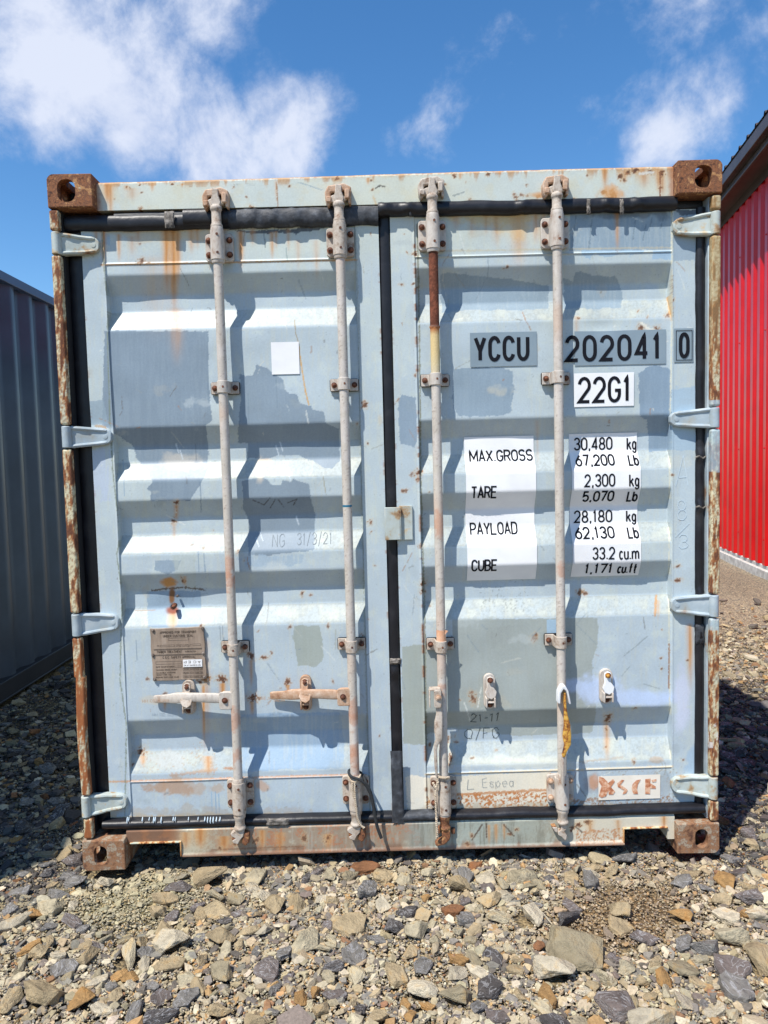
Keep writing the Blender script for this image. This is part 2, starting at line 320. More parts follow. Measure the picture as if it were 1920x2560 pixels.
    def speckle(s, pts, col, th=.6, a=.9, rag=4, rust=.9):
        m = s.inpoly(pts, rag); s.mix(m*a*sm(th-.01, th+.07, .72*s.fine+.28*s.med), col, rust)
    def out(s): return np.concatenate([s.c, s.r[:, None]], 1)

def sheet(name, xs, zs, yf, paint, parent, material=None, back=None, smooth=False):
    xs = np.asarray(xs, float); zs = np.asarray(zs, float); X, Z = np.meshgrid(xs, zs); Y = yf(X, Z)
    nx, nz = len(xs), len(zs); V = np.stack([X.ravel(), Y.ravel(), Z.ravel()], 1)
    i = np.arange(nz-1)[:, None]*nx+np.arange(nx-1)[None, :]; Fq = np.stack([i, i+1, i+nx+1, i+nx], -1).reshape(-1, 4)
    pt = Painter(V[:, 0], V[:, 1], V[:, 2]); paint(pt); colr = pt.out()
    if back:   # close the slab: rim going back to depth `back`
        rim = np.concatenate([np.arange(nx), np.arange(1, nz)*nx+nx-1, (nz-1)*nx+np.arange(nx-2, -1, -1), np.arange(nz-2, 0, -1)*nx])
        B = V[rim].copy(); B[:, 1] = back; n0 = len(V); nr = len(rim); V = np.concatenate([V, B]); colr = np.concatenate([colr, colr[rim]])
        k = np.arange(nr); k2 = (k+1) % nr
        Fq = np.concatenate([Fq, np.stack([rim[k], n0+k, n0+k2, rim[k2]], 1)])
    return V, Fq, colr
def axis(a, b, step, extra=()):
    v = np.concatenate([np.linspace(a, b, int(round((b-a)/step))+1), np.array([e for e in extra if a < e < b])]); return np.unique(np.round(v, 5))
def join(parts):
    V = []; Fq = []; Cc = []; n = 0
    for v, f, c in parts: V.append(v); Fq.append(f+n); Cc.append(c); n += len(v)
    return np.concatenate(V), np.concatenate(Fq), np.concatenate(Cc)

BASE = (178, 191, 197)
def wear(p):
    """paint tone shared by both doors, header and sill"""
    p.base(BASE); t = sm(1250, 1900, p.py)
    p.mix(.75*t*(.4+.9*p.big), (172, 186, 197)); p.mix(.5*sm(.45, .75, p.big)*(1-t), (192, 202, 198))
    pr = prof(p.Z); sl = ((pr > OUTY+.001) & (pr < DEEP-.001) & (prof(p.Z+.002) > pr) & (((p.X > -1.045) & (p.X < -.117)) | ((p.X > .102) & (p.X < 1.06)))); p.mix(.8*sl*(.6+.6*p.big), (168, 176, 174)); p.mix(.4*sl*sm(.45, .7, p.med), (180, 176, 158)); p.mix(.3*sl*sm(.5, .6, p.fine), (140, 144, 138), .2)  # upward slopes: cream weathering, plus darker paint to tone down their sunlit brightness
    p.mix(.35*sm(.55, .75, p.med), (198, 206, 196)); p.mix(.22*sm(.56, .7, p.str_), (196, 196, 176))
    sp = fbm(p.px/3+50, p.py/3+20, 2); p.mix(.5*sm(.86, .92, sp), (110, 120, 118), .3)

# ------------------------------------------------------------------ the pale blue container
box_ = empty('shipping_container')
tag(box_, 'pale blue weathered shipping container with rusty corners, its locked double doors facing the viewer', 'container')
ZB, ZTL, ZTR = .168, 2.416, 2.437
XL = dict(s0=-1.128, s1=-1.058, p0=-1.045, p1=-.117, e=-.030)
XR = dict(s0=.013, p0=.102, p1=1.060, e=1.151)
LZ_T, LZ_B = 2.286, .3165

def stile_y(X, Z, a, b):
    y = np.where((X < a) | (X > b), STY, prof(Z))
    for zz in (LZ_T, LZ_B):   # weld bead between the plates
        y = y-np.where((X > a) & (X < b), .0035*np.exp(-((Z-zz)/.003)**2), 0)
    y = y-.002*np.exp(-((X-a+.002)/.003)**2)-.002*np.exp(-((X-b-.002)/.003)**2)
    pan = ((X > a) & (X < b)).astype(float); y = y+pan*.009*(fbm(X*3.2+5, Z*4+5, 3)-.5)+.003*(fbm(X*2+9, Z*2+9, 2)-.5)
    for dx, dz, rx, rz_, dd in ((.80, 2.02, .07, .05, .010), (-1.09, 1.69, .06, .07, .007), (-.80, 1.0, .12, .06, .007), (.95, 1.70, .06, .10, .006), (-.35, 1.9, .15, .12, .005), (.40, .75, .2, .15, .006), (-.06, .30, .05, .10, .006)): y = y+dd*np.exp(-((X-dx)/rx)**2-((Z-dz)/rz_)**2)
    return y
def edge_rust(p, x, y0, y1, w, seed, k=.9, th=.55):
    n = fbm(p.py/22+seed, p.py*0+seed, 4, .6); xx = x+(p.py-1300)*0
    m = np.exp(-((p.X-x)/w)**2)*sm(th, th+.12, n)*(p.py > y0)*(p.py < y1)*(.5+p.fine); p.mix(k*m, (140, 92, 58), .7)

DK = (126, 142, 156)
def paint_left(p):
    wear(p)
    up = 1-sm(560, 720, p.py); p.mix(.45*up, (198, 202, 184))
    # repainted blocks
    p.poly([(262, 827), (521, 829), (522, 960), (530, 1050), (515, 1065), (521, 1110), (518, 1150), (522, 1170), (505, 1205), (490, 1225), (475, 1252), (375, 1252), (378, 1230), (367, 1222), (380, 1205), (372, 1180), (358, 1165), (345, 1150), (330, 1112), (255, 1062)], DK, .95, 2.5)
    q = lambda L_: [(560+x*.2712, 800+y*.2712) for x, y in L_]
    p.poly(q([(150, 495), (200, 520), (270, 510), (290, 460), (300, 410), (400, 440), (450, 490), (550, 550), (560, 640), (600, 680), (670, 680), (700, 770), (800, 790), (820, 820), (925, 850), (940, 950), (1060, 1000), (1070, 1290), (1000, 1370), (930, 1370), (820, 1300), (700, 1250), (500, 1240), (400, 1290), (260, 1270), (220, 1280), (220, 1140), (130, 1130), (135, 950), (160, 670)]), DK, .95, 2.5, .08)
    p.poly(q([(165, 1490), (230, 1470), (370, 1450), (400, 1480), (430, 1520), (530, 1520), (540, 1470), (620, 1500), (630, 1465), (790, 1510), (800, 1640), (840, 1800), (835, 1900), (830, 2110), (760, 2130), (400, 2170), (230, 2170), (215, 2000), (240, 1900), (205, 1800), (180, 1740)]), (126, 141, 154), .95, 2.5, .06)
    p.poly([(590, 1395), (640, 1385), (700, 1392), (760, 1385), (752, 1410), (700, 1420), (620, 1415)], (156, 176, 192), .7, 6, .7)
    p.poly([(367, 1478), (502, 1478), (505, 1566), (370, 1568)], (138, 160, 178), .85, 2)
    p.poly([(388, 1402), (452, 1400), (445, 1425), (420, 1437), (385, 1425)], (134, 152, 168), .85, 2)
    p.poly([(430, 1390), (488, 1370), (492, 1476), (440, 1450)], (178, 186, 178), .6, 4, .6)
    p.poly([(735, 1565), (800, 1563), (806, 1600), (808, 1650), (790, 1667), (745, 1664), (734, 1600)], (156, 164, 156), .92, 3)
    p.poly([(604, 1786), (850, 1780), (858, 1832), (862, 1872), (856, 1920), (700, 1924), (606, 1934)], (142, 168, 192), .85, 3, .35)
    p.poly([(197, 1005), (258, 1000), (270, 1060), (198, 1063)], (146, 164, 176), .85, 2)
    p.poly([(218, 1130), (275, 1110), (278, 1250), (222, 1260)], (178, 190, 210), .7, 5, .7)
    p.poly([(256, 583), (275, 583), (276, 612), (256, 611)], (150, 172, 188), .7, 2)
    # tar smear under the top seal
    p.line([(255, 572), (400, 568), (560, 566), (700, 560), (900, 556)], 5, (40, 40, 44), .8, .3, 5); p.poly([(575, 575), (640, 578), (720, 575), (800, 560), (838, 562), (800, 574), (740, 583), (650, 585), (600, 582)], (62, 66, 74), .9, 4)
    # rust run-down from the top seal
    p.ell(430, 585, 190, 26, (205, 182, 136), .55, .6, .2)
    for x, y0, ln, wd, k in [(258, 575, 110, 7, .9), (297, 585, 85, 6, .7), (415, 575, 190, 10, 1), (432, 572, 260, 12, 1), (444, 580, 150, 8, .8), (478, 575, 70, 9, .6), (493, 572, 60, 6, .6), (601, 578, 110, 9, .95), (680, 580, 80, 6, .8), (690, 578, 50, 4, .7), (330, 590, 60, 12, .35), (790, 600, 120, 9, .3), (745, 600, 90, 8, .3)]: p.drip(x, y0, ln, wd, k)
    [p.drip(x, 572, l_, w_, k) for x, l_, w_, k in ((240, 60, 8, .5), (345, 46, 9, .45), (530, 70, 7, .5), (560, 40, 12, .4), (632, 52, 8, .5), (720, 66, 6, .4), (860, 50, 9, .4))]; p.drip(440, 770, 160, 18, .45, .2); p.drip(385, 640, 240, 40, .2, .1)
    p.line([(250, 662), (893, 650)], 2.2, (196, 150, 96), .75, .5, 2.)
    p.line([(262, 1955), (893, 1936)], 2.6, (196, 140, 88), .7, .5, 2.)
    p.line([(255, 580), (262, 700), (270, 760), (268, 827), (275, 1060), (284, 1200), (290, 1250), (300, 1340), (292, 1385), (305, 1480), (300, 1700), (316, 1810), (312, 2040)], 1.6, (120, 130, 112), .8, .3, 2.5)
    p.line([(889, 560), (896, 800), (903, 1200), (918, 1800), (926, 2040)], 1.6, (150, 158, 150), .7, .3, 2.5)
    # bleached / rusty marks, blisters
    for x, y, r, k in [(354, 654, 9, .8), (368, 657, 5, .6), (350, 610, 4, .6), (441, 1256, 8, 1), (434, 1302, 8, .9), (412+30, 1305, 4, .5), (533, 1326, 4, .7), (595, 1381, 5, .8), (508, 1370, 5, .7), (480, 1362, 3, .6), (457, 1450, 8, .9),
                       (627, 1640, 9, .9), (661, 1643, 9, .9), (680, 1632, 5, .6), (555, 1698, 12, 1), (512, 1697, 13, 1), (500, 1704, 8, 1), (632, 1744, 13, 1), (718, 1705, 9, .9), (724, 1567, 5, .7), (820, 1565, 6, .7), (755, 1485, 7, .9), (776, 1487, 5, .7), (832, 1703, 5, .6), (355, 1879, 13, 1), (332, 1910, 5, .8), (411, 1735, 5, .6), (370, 1698, 5, .6), (503, 1565, 7, .9), (610, 1400, 4, .7), (646, 1577, 4, .5),
                       (911, 1012, 8, .9), (919, 1108, 5, .9), (926, 1305, 9, .9), (928, 1330, 5, .6), (938, 1414, 4, .5), (921, 1548, 4, .7), (949, 1839, 4, .6), (1010, 560, 4, .5), (905, 1590, 7, .8), (893, 1060, 4, .6), (650, 1745, 6, .6), (700, 1720, 4, .5)]: p.spot(x, y, r, k)
    for x, y0, ln, wd, k in [(441, 1262, 50, 6, .8), (435, 1308, 60, 5, .4), (627, 1650, 80, 5, .7), (556, 1708, 60, 8, 1), (508, 1712, 190, 5, .9), (520, 1890, 60, 12, .8), (630, 1755, 40, 6, .8), (720, 1712, 40, 5, .8), (432, 1530, 50, 11, .9), (357, 1890, 30, 8, .8), (412, 1745, 40, 5, .7), (515, 1600, 330, 10, .35), (410, 1950, 60, 8, .3), (462, 1440, 30, 5, .5)]: p.drip(x, y0, ln, wd, k)
    p.line([(380, 1476), (420, 1471), (458, 1468), (500, 1473), (512, 1476)], 2.4, (96, 78, 60), .85, .8, 3.)
    p.ell(425, 1455, 26, 16, (196, 138, 70), .95, .5, .7); p.ell(430, 1490, 9, 26, (136, 92, 48), .95, .4, .9)
    p.ell(433, 1526, 21, 13, (150, 84, 62), .95, .3, .9); p.ell(433, 1517, 10, 10, (58, 34, 28), 1, .3, 1); p.ell(432, 1550, 16, 22, (205, 186, 146), .45, .9, .3)
    p.ell(420, 1900, 90, 26, (206, 200, 188), .3, 1.); p.ell(690, 1420, 40, 20, (210, 216, 212), .4, .6)
    p.ell(450, 1968, 120, 20, (182, 154, 124), .55, 1.3, .4); p.ell(400, 1970, 70, 16, (170, 130, 98), .5, 1.6, .5); p.line([(430, 1938), (500, 1930), (540, 1925)], 4, (180, 140, 104), .6, .4, 4)
    p.ell(655, 1965, 22, 18, (190, 146, 108), .6, .8, .5); p.line([(560, 1920), (590, 1922)], 3, (160, 110, 70), .8, .6, 2)
    p.ell(660, 1155, 24, 12, (228, 206, 178), .7, .5); p.ell(650, 1170, 16, 40, (226, 210, 186), .6, .5)
    p.ell(950, 1050, 8, 22, (196, 190, 172), .7, .5); p.ell(960, 1480, 14, 22, (176, 184, 184), .6, .6)
    p.ell(240, 1080, 60, 30, (200, 210, 214), .5, .5); p.ell(455, 1155, 60, 30, (206, 198, 184), .6, .6)
    p.line([(238, 1065), (262, 1068), (272, 1080)], 3, (186, 140, 84), .7, .5, 2)
    p.line([(737, 800), (738, 830), (745, 852)], 1.2, (150, 132, 96), .9, .3, 1); p.line([(745, 855), (756, 930), (764, 980), (772, 1012)], 1.8, (200, 158, 96), .95, .5, 1.2)
    for a_ in ((612, 1250, 640, 1262), (640, 1262, 655, 1245), (655, 1270, 668, 1250), (676, 1250, 690, 1268), (700, 1256, 718, 1250), (714, 1262, 722, 1248)): p.line([(a_[0]+20, a_[1]), (a_[2]+20, a_[3])], 1.3, (70, 70, 74), .8, 0, 3)
    p.line([(808, 1192), (815, 1238)], 1, (150, 140, 110), .8, .3, 1)
    # scratches and white paint drips
    for x, y0, y1, c in [(520, 960, 1000, (116, 134, 150)), (620, 985, 1060, (120, 138, 150)), (690, 945, 1020, (120, 138, 150)), (565, 1245, 1280, (106, 128, 146)), (500, 1205, 1280, (110, 130, 150)), (488, 1110, 1150, (110, 120, 128)), (308, 1150, 1240, (132, 158, 178)), (495, 1380, 1430, (128, 150, 170)), (510, 1384, 1430, (128, 150, 170)), (549, 1565, 1600, (128, 140, 150)), (556, 1565, 1602, (128, 140, 150)), (340, 1600, 1650, (120, 140, 160)), (538, 1980, 2040, (120, 160, 190)), (546, 1985, 2045, (120, 160, 190)), (528, 1980, 2030, (136, 170, 194)), (660, 578, 618, (70, 90, 100)), (715, 620, 650, (130, 150, 150))]: p.line([(x, y0), (x+3, y1)], 1.1, c, .8, .2, 1.)
    for x, y in [(440, 1110), (450, 1125), (690, 1115), (700, 1105), (560, 1105), (720, 1180), (650, 1330), (640, 1345), (740, 1290)]: p.line([(x, y), (x+7, y+22)], 1.4, (206, 216, 222), .7, 0, 2)
    p.ell(380, 1750, 40, 12, (205, 190, 160), .4, .6); p.speckle([(470, 1850), (540, 1850), (540, 1945), (330, 1945), (330, 1900)], (176, 136, 92), .64, .5, 8)
    edge_rust(p, XL['e'], 600, 2030, .005, 3.3, .7, .6); edge_rust(p, XL['s0'], 600, 2030, .005, 7.7, .5, .6)
    p.scuffs(110, 5, 205, 950, 560, 2040); p.ell(600, 2040, 330, 10, (190, 176, 150), .6, .9); p.ell(500, 2030, 260, 16, (170, 148, 118), .35, 1.5)
    p.line([(205, 2044), (930, 2034)], 2.2, (190, 170, 140), .7, .3, 3)

def paint_right(p):
    wear(p)
    p.mix(.45*(1-sm(560, 700, p.py)), (202, 204, 182))
    q3 = lambda L_: [(1300+x*.3617, 370+y*.3617) for x, y in L_]
    BL = (146, 172, 192)
    p.poly(q3([(345, 436), (1052, 430), (1050, 700), (345, 712)]), (130, 150, 166), .9, 2, .2)
    p.poly(q3([(430, 705), (850, 705), (850, 730), (780, 735), (700, 725), (640, 750), (600, 755), (540, 740), (520, 725), (480, 770), (455, 765), (430, 735)]), (150, 176, 194), .85, 3)
    p.poly(q3([(915, 705), (1050, 705), (1050, 770), (915, 770)]), (150, 178, 200), .85, 3)
    p.poly(q3([(1060, 432), (1240, 425), (1236, 785), (1180, 775), (1060, 785)]), (146, 164, 178), .85, 3)
    p.poly(q3([(1062, 425), (1235, 425), (1225, 460), (1110, 465)]), (60, 66, 76), .85, 4)
    p.ell(1570, 535, 95, 12, (84, 92, 100), .6, .8); p.ell(1650, 540, 22, 20, (96, 104, 112), .55, .8)
    p.poly([(1100, 683), (1130, 683), (1200, 690), (1300, 700), (1322, 705), (1372, 716), (1372, 772), (1330, 775), (1240, 775), (1170, 775), (1105, 782)], (138, 156, 168), .92, 4, .2)
    p.poly(q3([(300, 900), (370, 920), (385, 860), (420, 850), (500, 880), (600, 890), (660, 885), (680, 930), (710, 1000), (715, 1040), (700, 1100), (550, 1110), (400, 1110), (300, 1115)]), (138, 156, 168), .92, 3.5, .2)
    p.poly([(1135, 922), (1200, 919), (1260, 920), (1280, 930), (1284, 985), (1275, 1030), (1245, 1042), (1150, 1040), (1131, 1020)], (136, 154, 168), .95, 4)
    p.poly([(1597, 935), (1612, 920), (1640, 912), (1678, 926), (1678, 1125), (1622, 1129), (1618, 1050), (1600, 1042)], (128, 148, 166), .95, 3)
    p.poly([(1678, 975), (1741, 965), (1741, 1125), (1700, 1128), (1678, 1122)], (158, 182, 200), .8, 4)
    p.poly([(997, 1000), (1005, 986), (1040, 996), (1043, 1100), (1037, 1117), (1000, 1110), (996, 1060)], (134, 152, 168), .95, 3)
    p.poly([(1131, 1548), (1493, 1545), (1495, 1600), (1480, 1660), (1490, 1780), (1480, 1830), (1420, 1835), (1300, 1840), (1131, 1820), (1063, 1835), (1063, 1600), (1131, 1600)], (156, 163, 158), .92, 3)
    p.poly([(1367, 1548), (1391, 1548), (1391, 1600), (1367, 1600)], (160, 190, 214), .8, 1)
    p.poly([(1005, 1616), (1063, 1612), (1064, 1862), (1008, 1860)], (156, 163, 154), .9, 3)
    p.poly([(1013, 1945), (1030, 1936), (1064, 1942), (1066, 2030), (1020, 2034)], (226, 220, 204), .95, 3)
    p.poly([(1062, 1945), (1378, 1928), (1378, 2022), (1062, 2034)], (222, 214, 194), .95, 2)
    p.poly([(1700, 1150), (1745, 1150), (1745, 1420), (1700, 1420)], (188, 204, 212), .4, 8)
    p.ell(1500, 1722, 70, 52, (190, 208, 238), .85, .35); p.ell(1600, 1745, 110, 30, (190, 208, 238), .8, .3); p.ell(1440, 1715, 50, 22, (190, 208, 238), .7, .4)
    p.ell(1705, 1750, 26, 110, (200, 204, 226), .6, .4); p.ell(1730, 1900, 24, 60, (150, 178, 202), .6, .8)
    p.ell(1300, 1905, 200, 22, (222, 220, 200), .4, .7); p.ell(1540, 2000, 150, 22, (172, 182, 184), .5, .7)
    # rust
    p.ell(1230, 545, 150, 24, (206, 186, 136), .7, .6, .2); p.ell(1090+200, 560, 60, 50, (208, 186, 138), .6, .6, .2); [p.drip(x, 536, l_, w_, k) for x, l_, w_, k in ((1090, 60, 9, .4), (1140, 48, 12, .4), (1215, 60, 9, .45), (1340, 90, 12, .5), (1360, 70, 8, .4))]; p.drip(1295, 540, 160, 24, .5, .1)
    for x, y0, ln, wd, k in [(1542, 530, 120, 6, .7), (1240, 540, 90, 14, .4), (1180, 545, 60, 12, .3), (1724, 1560, 190, 8, .8), (1516, 1800, 120, 8, .55), (1342, 1050, 150, 6, .2), (1441, 790, 80, 8, .25), (1645, 1500, 60, 5, .3)]: p.drip(x, y0, ln, wd, k)
    for x, y, r, k in [(1267, 668, 6, .8), (1018, 632, 4, .9), (1038, 635, 8, 1), (1033, 710, 4, .8), (1004, 711, 5, .8), (1010, 586, 3, .5), (1038, 939, 5, .7), (1042, 720, 4, .6), (995, 1000, 4, .6), (1047, 1180, 9, 1), (1046, 1200, 6, .9), (1029, 1186, 6, .6), (1010, 1227, 7, .8), (1052, 1365, 7, .7), (1056, 1460, 9, 1), (1058, 1478, 7, .9), (1074, 1230, 3, .5), (1182, 1745, 13, .8), (1150, 1750, 4, .6), (1075, 1515, 3, .5), (1335, 1595, 10, .5), (1340, 1585, 5, .7), (1448, 1482, 9, .9), (1462, 1484, 7, .8), (1520, 1793, 11, 1), (1588, 1770, 6, .8), (1585, 1903, 7, .9), (1516, 1823, 6, .8), (1514, 1868, 5, .7), (1694, 1415, 7, .8), (1696, 1450, 7, .9), (1682, 1188, 5, .8), (1605, 818, 10, .9), (1641, 822, 9, .9), (1445, 795, 5, .7), (1595, 778, 4, .6), (1618, 793, 4, .5), (1670, 788, 8, .8), (1679, 700, 4, .5), (1682, 750, 5, .9), (1680, 770, 5, .9), (1120, 1850, 10, .9), (1138, 1840, 5, .8), (1127, 1895, 11, 1), (1122, 1912, 8, .9), (1075, 1862, 6, .8), (1140, 1855, 5, .8), (1240, 1875, 5, .6), (1180, 1895, 4, .6), (1720, 1650, 4, .7), (1654, 1575, 3, .7), (1653, 1645, 4, .8), (1654, 1672, 3, .7), (1708, 1900, 5, .6), (1705, 565, 8, 1), (1700, 1300, 3, .4)]: p.spot(x, y, r, k)
    p.line([(1605, 808), (1620, 822), (1636, 826)], 4, (226, 222, 206), .8, .2, 2); p.line([(1640, 1490), (1638, 1540)], 3, (190, 140, 84), .8, .5, 2)
    p.line([(1668, 745), (1678, 800)], 2.5, (190, 150, 92), .8, .5, 2); p.line([(1681, 690), (1680, 800)], 2, (130, 104, 76), .85, .6, 3)
    p.line([(1062, 628), (1678, 619)], 2.2, (188, 178, 150), .6, .3, 2.5); p.line([(1064, 1936), (1682, 1916)], 2.6, (206, 186, 148), .7, .4, 2)
    p.line([(1043, 560), (1048, 800), (1052, 1200), (1062, 1560), (1066, 1900)], 1.8, (120, 124, 104), .85, .4, 2.5)
    p.line([(1679, 530), (1680, 800), (1674, 1100), (1672, 1500), (1676, 1900)], 1.8, (206, 204, 184), .8, .3, 2.5)
    p.line([(1673, 1610), (1672, 1720)], 2, (140, 96, 60), .8, .6, 2)
    p.speckle([(1065, 1990), (1370, 1978), (1372, 2022), (1066, 2030)], (176, 122, 70), .47, .9, 4); p.speckle([(1140, 1984), (1370, 1975), (1372, 2022), (1145, 2030)], (186, 118, 66), .5, .8, 3); p.line([(1140, 1986), (1374, 1974)], 3, (186, 128, 80), .8, .7, 2.5)
    p.speckle([(1380, 2000), (1680, 1985), (1680, 2015), (1380, 2025)], (150, 112, 82), .5, .8, 4)
    p.ell(1410, 2000, 30, 20, (170, 130, 96), .5, .8, .4); p.ell(1640, 1900, 40, 10, (180, 160, 136), .7, .9, .3); p.line([(1450, 1905), (1560, 1893)], 2.5, (168, 156, 140), .7, .3, 4)
    p.ell(1482, 1960, 30, 34, (150, 146, 146), .6, .6); p.ell(1484, 1960, 14, 26, (196, 146, 112), .8, .7, .3); p.ell(1650, 1950, 40, 40, (160, 168, 172), .4, .8)
    p.poly([(1222, 1570), (1280, 1572-8), (1284, 1610), (1230, 1622)], (146, 150, 146), .35, 7, .9)
    for x0, y0, x1, y1 in [(1440, 1560, 1490, 1610), (1560, 1640, 1620, 1590), (1555, 1690, 1575, 1665), (1470, 1530, 1440, 1560), (1330, 1590, 1352, 1570), (1610, 1710, 1650, 1722)]: p.line([(x0, y0), (x1, y1)], 1.4, (140, 152, 156), .7, .2, 3)
    p.speckle([(1200, 1430), (1320, 1430), (1320, 1530), (1200, 1530)], (130, 136, 134), .64, .7, 6); p.speckle([(1480, 1930), (1700, 1920), (1700, 2010), (1480, 2015)], (150, 132, 110), .62, .6, 6)
    edge_rust(p, XR['s0'], 600, 2000, .004, 1.3, .6, .6); edge_rust(p, XR['p0'], 600, 2000, .006, 5.1, .9, .52)
    for x, y0, y1 in [(1630, 545, 580), (1615, 560, 600), (1660, 540, 570), (1440, 540, 600), (1480, 550, 620), (1590, 540, 600)]: p.line([(x, y0), (x-8, y1)], 1.6, (104, 122, 134), .7, .2, 3)
    p.scuffs(120, 9, 985, 1745, 530, 2020); p.ell(1380, 2020, 360, 14, (176, 160, 132), .5, 1.2)
    p.line([(1000, 2030), (1750, 2006)], 2.2, (170, 150, 124), .7, .3, 3)
S = .0031
rz = [v for r in REC for v in r]+[LZ_T, LZ_T-.003, LZ_T+.003, LZ_B, LZ_B-.003, LZ_B+.003]
eps = .0006
for nm, xs_, zt, a, b, pf in [('door', (XL['s0'], XL['e']), ZTL, XL['p0'], XL['p1'], paint_left), ('door', (XR['s0'], XR['e']), ZTR, XR['p0'], XR['p1'], paint_right)]:
    xs = axis(xs_[0], xs_[1], S, (a-eps, a+eps, b-eps, b+eps)); zs = axis(ZB, zt, S, rz)
    V, Fq, Cc = sheet(nm, xs, zs, lambda X, Z, a=a, b=b: stile_y(X, Z, a, b), pf, box_, back=.125)
    d = npmesh(nm, V, Fq, M['paint'], box_, Cc, True); d.data.set_sharp_from_angle(angle=math.radians(48))
    if pf is paint_left: DL = d
    else: DR = d
DL['label'] = 'left door leaf with grey repainted blocks and a metal data plate'; DR['label'] = 'right door leaf with black lettering on white and grey stickers'

# header
def paint_header(p):
    wear(p); p.base((192, 200, 194)); p.mix(.5*sm(.45, .7, p.big), (204, 204, 182)); p.mix(.35*sm(.5, .7, p.med), (200, 194, 166))
    zt = (2.592-p.Z)/.115; n = fbm(p.px/18+4, p.px*0+2, 4, .6)
    p.mix((1-sm(.0, .12+.34*sm(.46, .7, n), zt+(p.fine-.5)*.16))*.95, (146, 84, 58), .9); p.mix((1-sm(.0, .15+.5*sm(.45, .8, n), zt+(p.med-.5)*.2))*.5, (205, 178, 128), .4)
    for x, y0, ln, wd, k in [(268, 450, 70, 13, 1), (275, 455, 110, 8, .7), (316, 455, 25, 7, .8), (380, 450, 35, 6, .7), (455, 450, 22, 5, .9), (330, 470, 40, 20, .3), (920, 440, 26, 5, .9), (1645, 420, 70, 8, .8), (1655, 420, 90, 10, .7), (1512, 420, 60, 9, .7), (1610, 420, 60, 22, .5), (1560, 425, 40, 12, .6), (690, 445, 70, 4, .5), (1400, 440, 30, 7, .8), (1150, 430, 22, 5, .7), (1250, 425, 15, 5, .6)]: p.drip(x, y0, ln, wd, k, .8)
    for x, y, r, k in [(318, 462, 6, 1), (325, 470, 4, .9), (350, 458, 6, 1), (430, 455, 5, .9), (445, 460, 5, .8), (354, 482, 4, .7), (287, 497, 4, .7), (350, 526, 7, 1), (617, 493, 4, .8), (630, 518, 7, .9), (584, 466, 5, .6), (724, 465, 4, .9), (842, 442, 8, .9), (928, 447, 6, .9), (930, 475, 5, .8), (1106, 465, 7, 1), (1112, 462, 4, .9), (1135, 437, 6, .9), (1220, 434, 6, .9), (1435, 498, 5, .8), (1468, 438, 5, .9), (1550, 440, 10, 1), (1570, 430, 9, 1), (1588, 425, 9, 1), (1625, 430, 8, 1), (1560, 452, 6, .8), (1528, 480, 12, .8), (1530, 490, 12, 1), (1508, 480, 8, 1), (1650, 470, 5, .8), (1320, 490, 6, .6), (1345, 490, 8, .8), (1305, 488, 6, .7), (1175, 500, 8, .6), (1288, 492, 8, .8), (1655, 432, 8, 1), (1690, 440, 10, .9), (1316, 463, 4, .6), (1165, 455, 3, .6), (665, 455, 3, .5), (1580, 415, 6, 1)]: p.spot(x, y, r, k)
    p.ell(1528, 480, 38, 24, (206, 150, 90), .7, .6, .5); p.ell(1345, 488, 40, 10, (200, 150, 96), .7, .6, .5)
    p.line([(939, 470), (950, 464), (962, 467)], 2, (70, 66, 60), .9, .3, 2); p.line([(1132, 490), (1160, 480)], 2, (120, 130, 130), .7, .3, 2); p.line([(745, 455), (805, 475)], 1.5, (140, 160, 168), .8, .2, 2)
    p.line([(1600, 434), (1634, 431)], 3, (208, 206, 196), .9, .1, 2); p.line([(691, 450), (695, 520)], 1.5, (150, 104, 64), .85, .5, 2)
    p.line([(1651, 430), (1650, 490)], 2, (130, 82, 52), .9, .6, 2); p.line([(933, 492), (941, 512)], 4, (196, 176, 140), .8, .3, 2)
    e = np.minimum(p.X+1.057, 1.057-p.X); p.mix((1-sm(0, .02, e+(p.med-.5)*.03))*.7, (166, 104, 62), .8)
zs = axis(2.474, 2.590, S); xs = axis(-1.057, 1.057, S)
def hdy(X, Z):
    sag = 0; return HDY+.003*(fbm(X*6, Z*6, 2)-.5)+.012*sm(2.580, 2.590, Z)
hv = sheet('h', xs, zs, hdy, paint_header, box_, back=.12)
# top edge sags a little like the real rail
hv[0][:, 2] += np.where(hv[0][:, 2] > 2.56, (-.012+.012*sm(-1.0, .9, hv[0][:, 0]))+.002*(fbm(hv[0][:, 0]*30, hv[0][:, 0]*0, 3)-.5), 0)
npmesh('door_header', hv[0], hv[1], M['paint'], box_, hv[2])

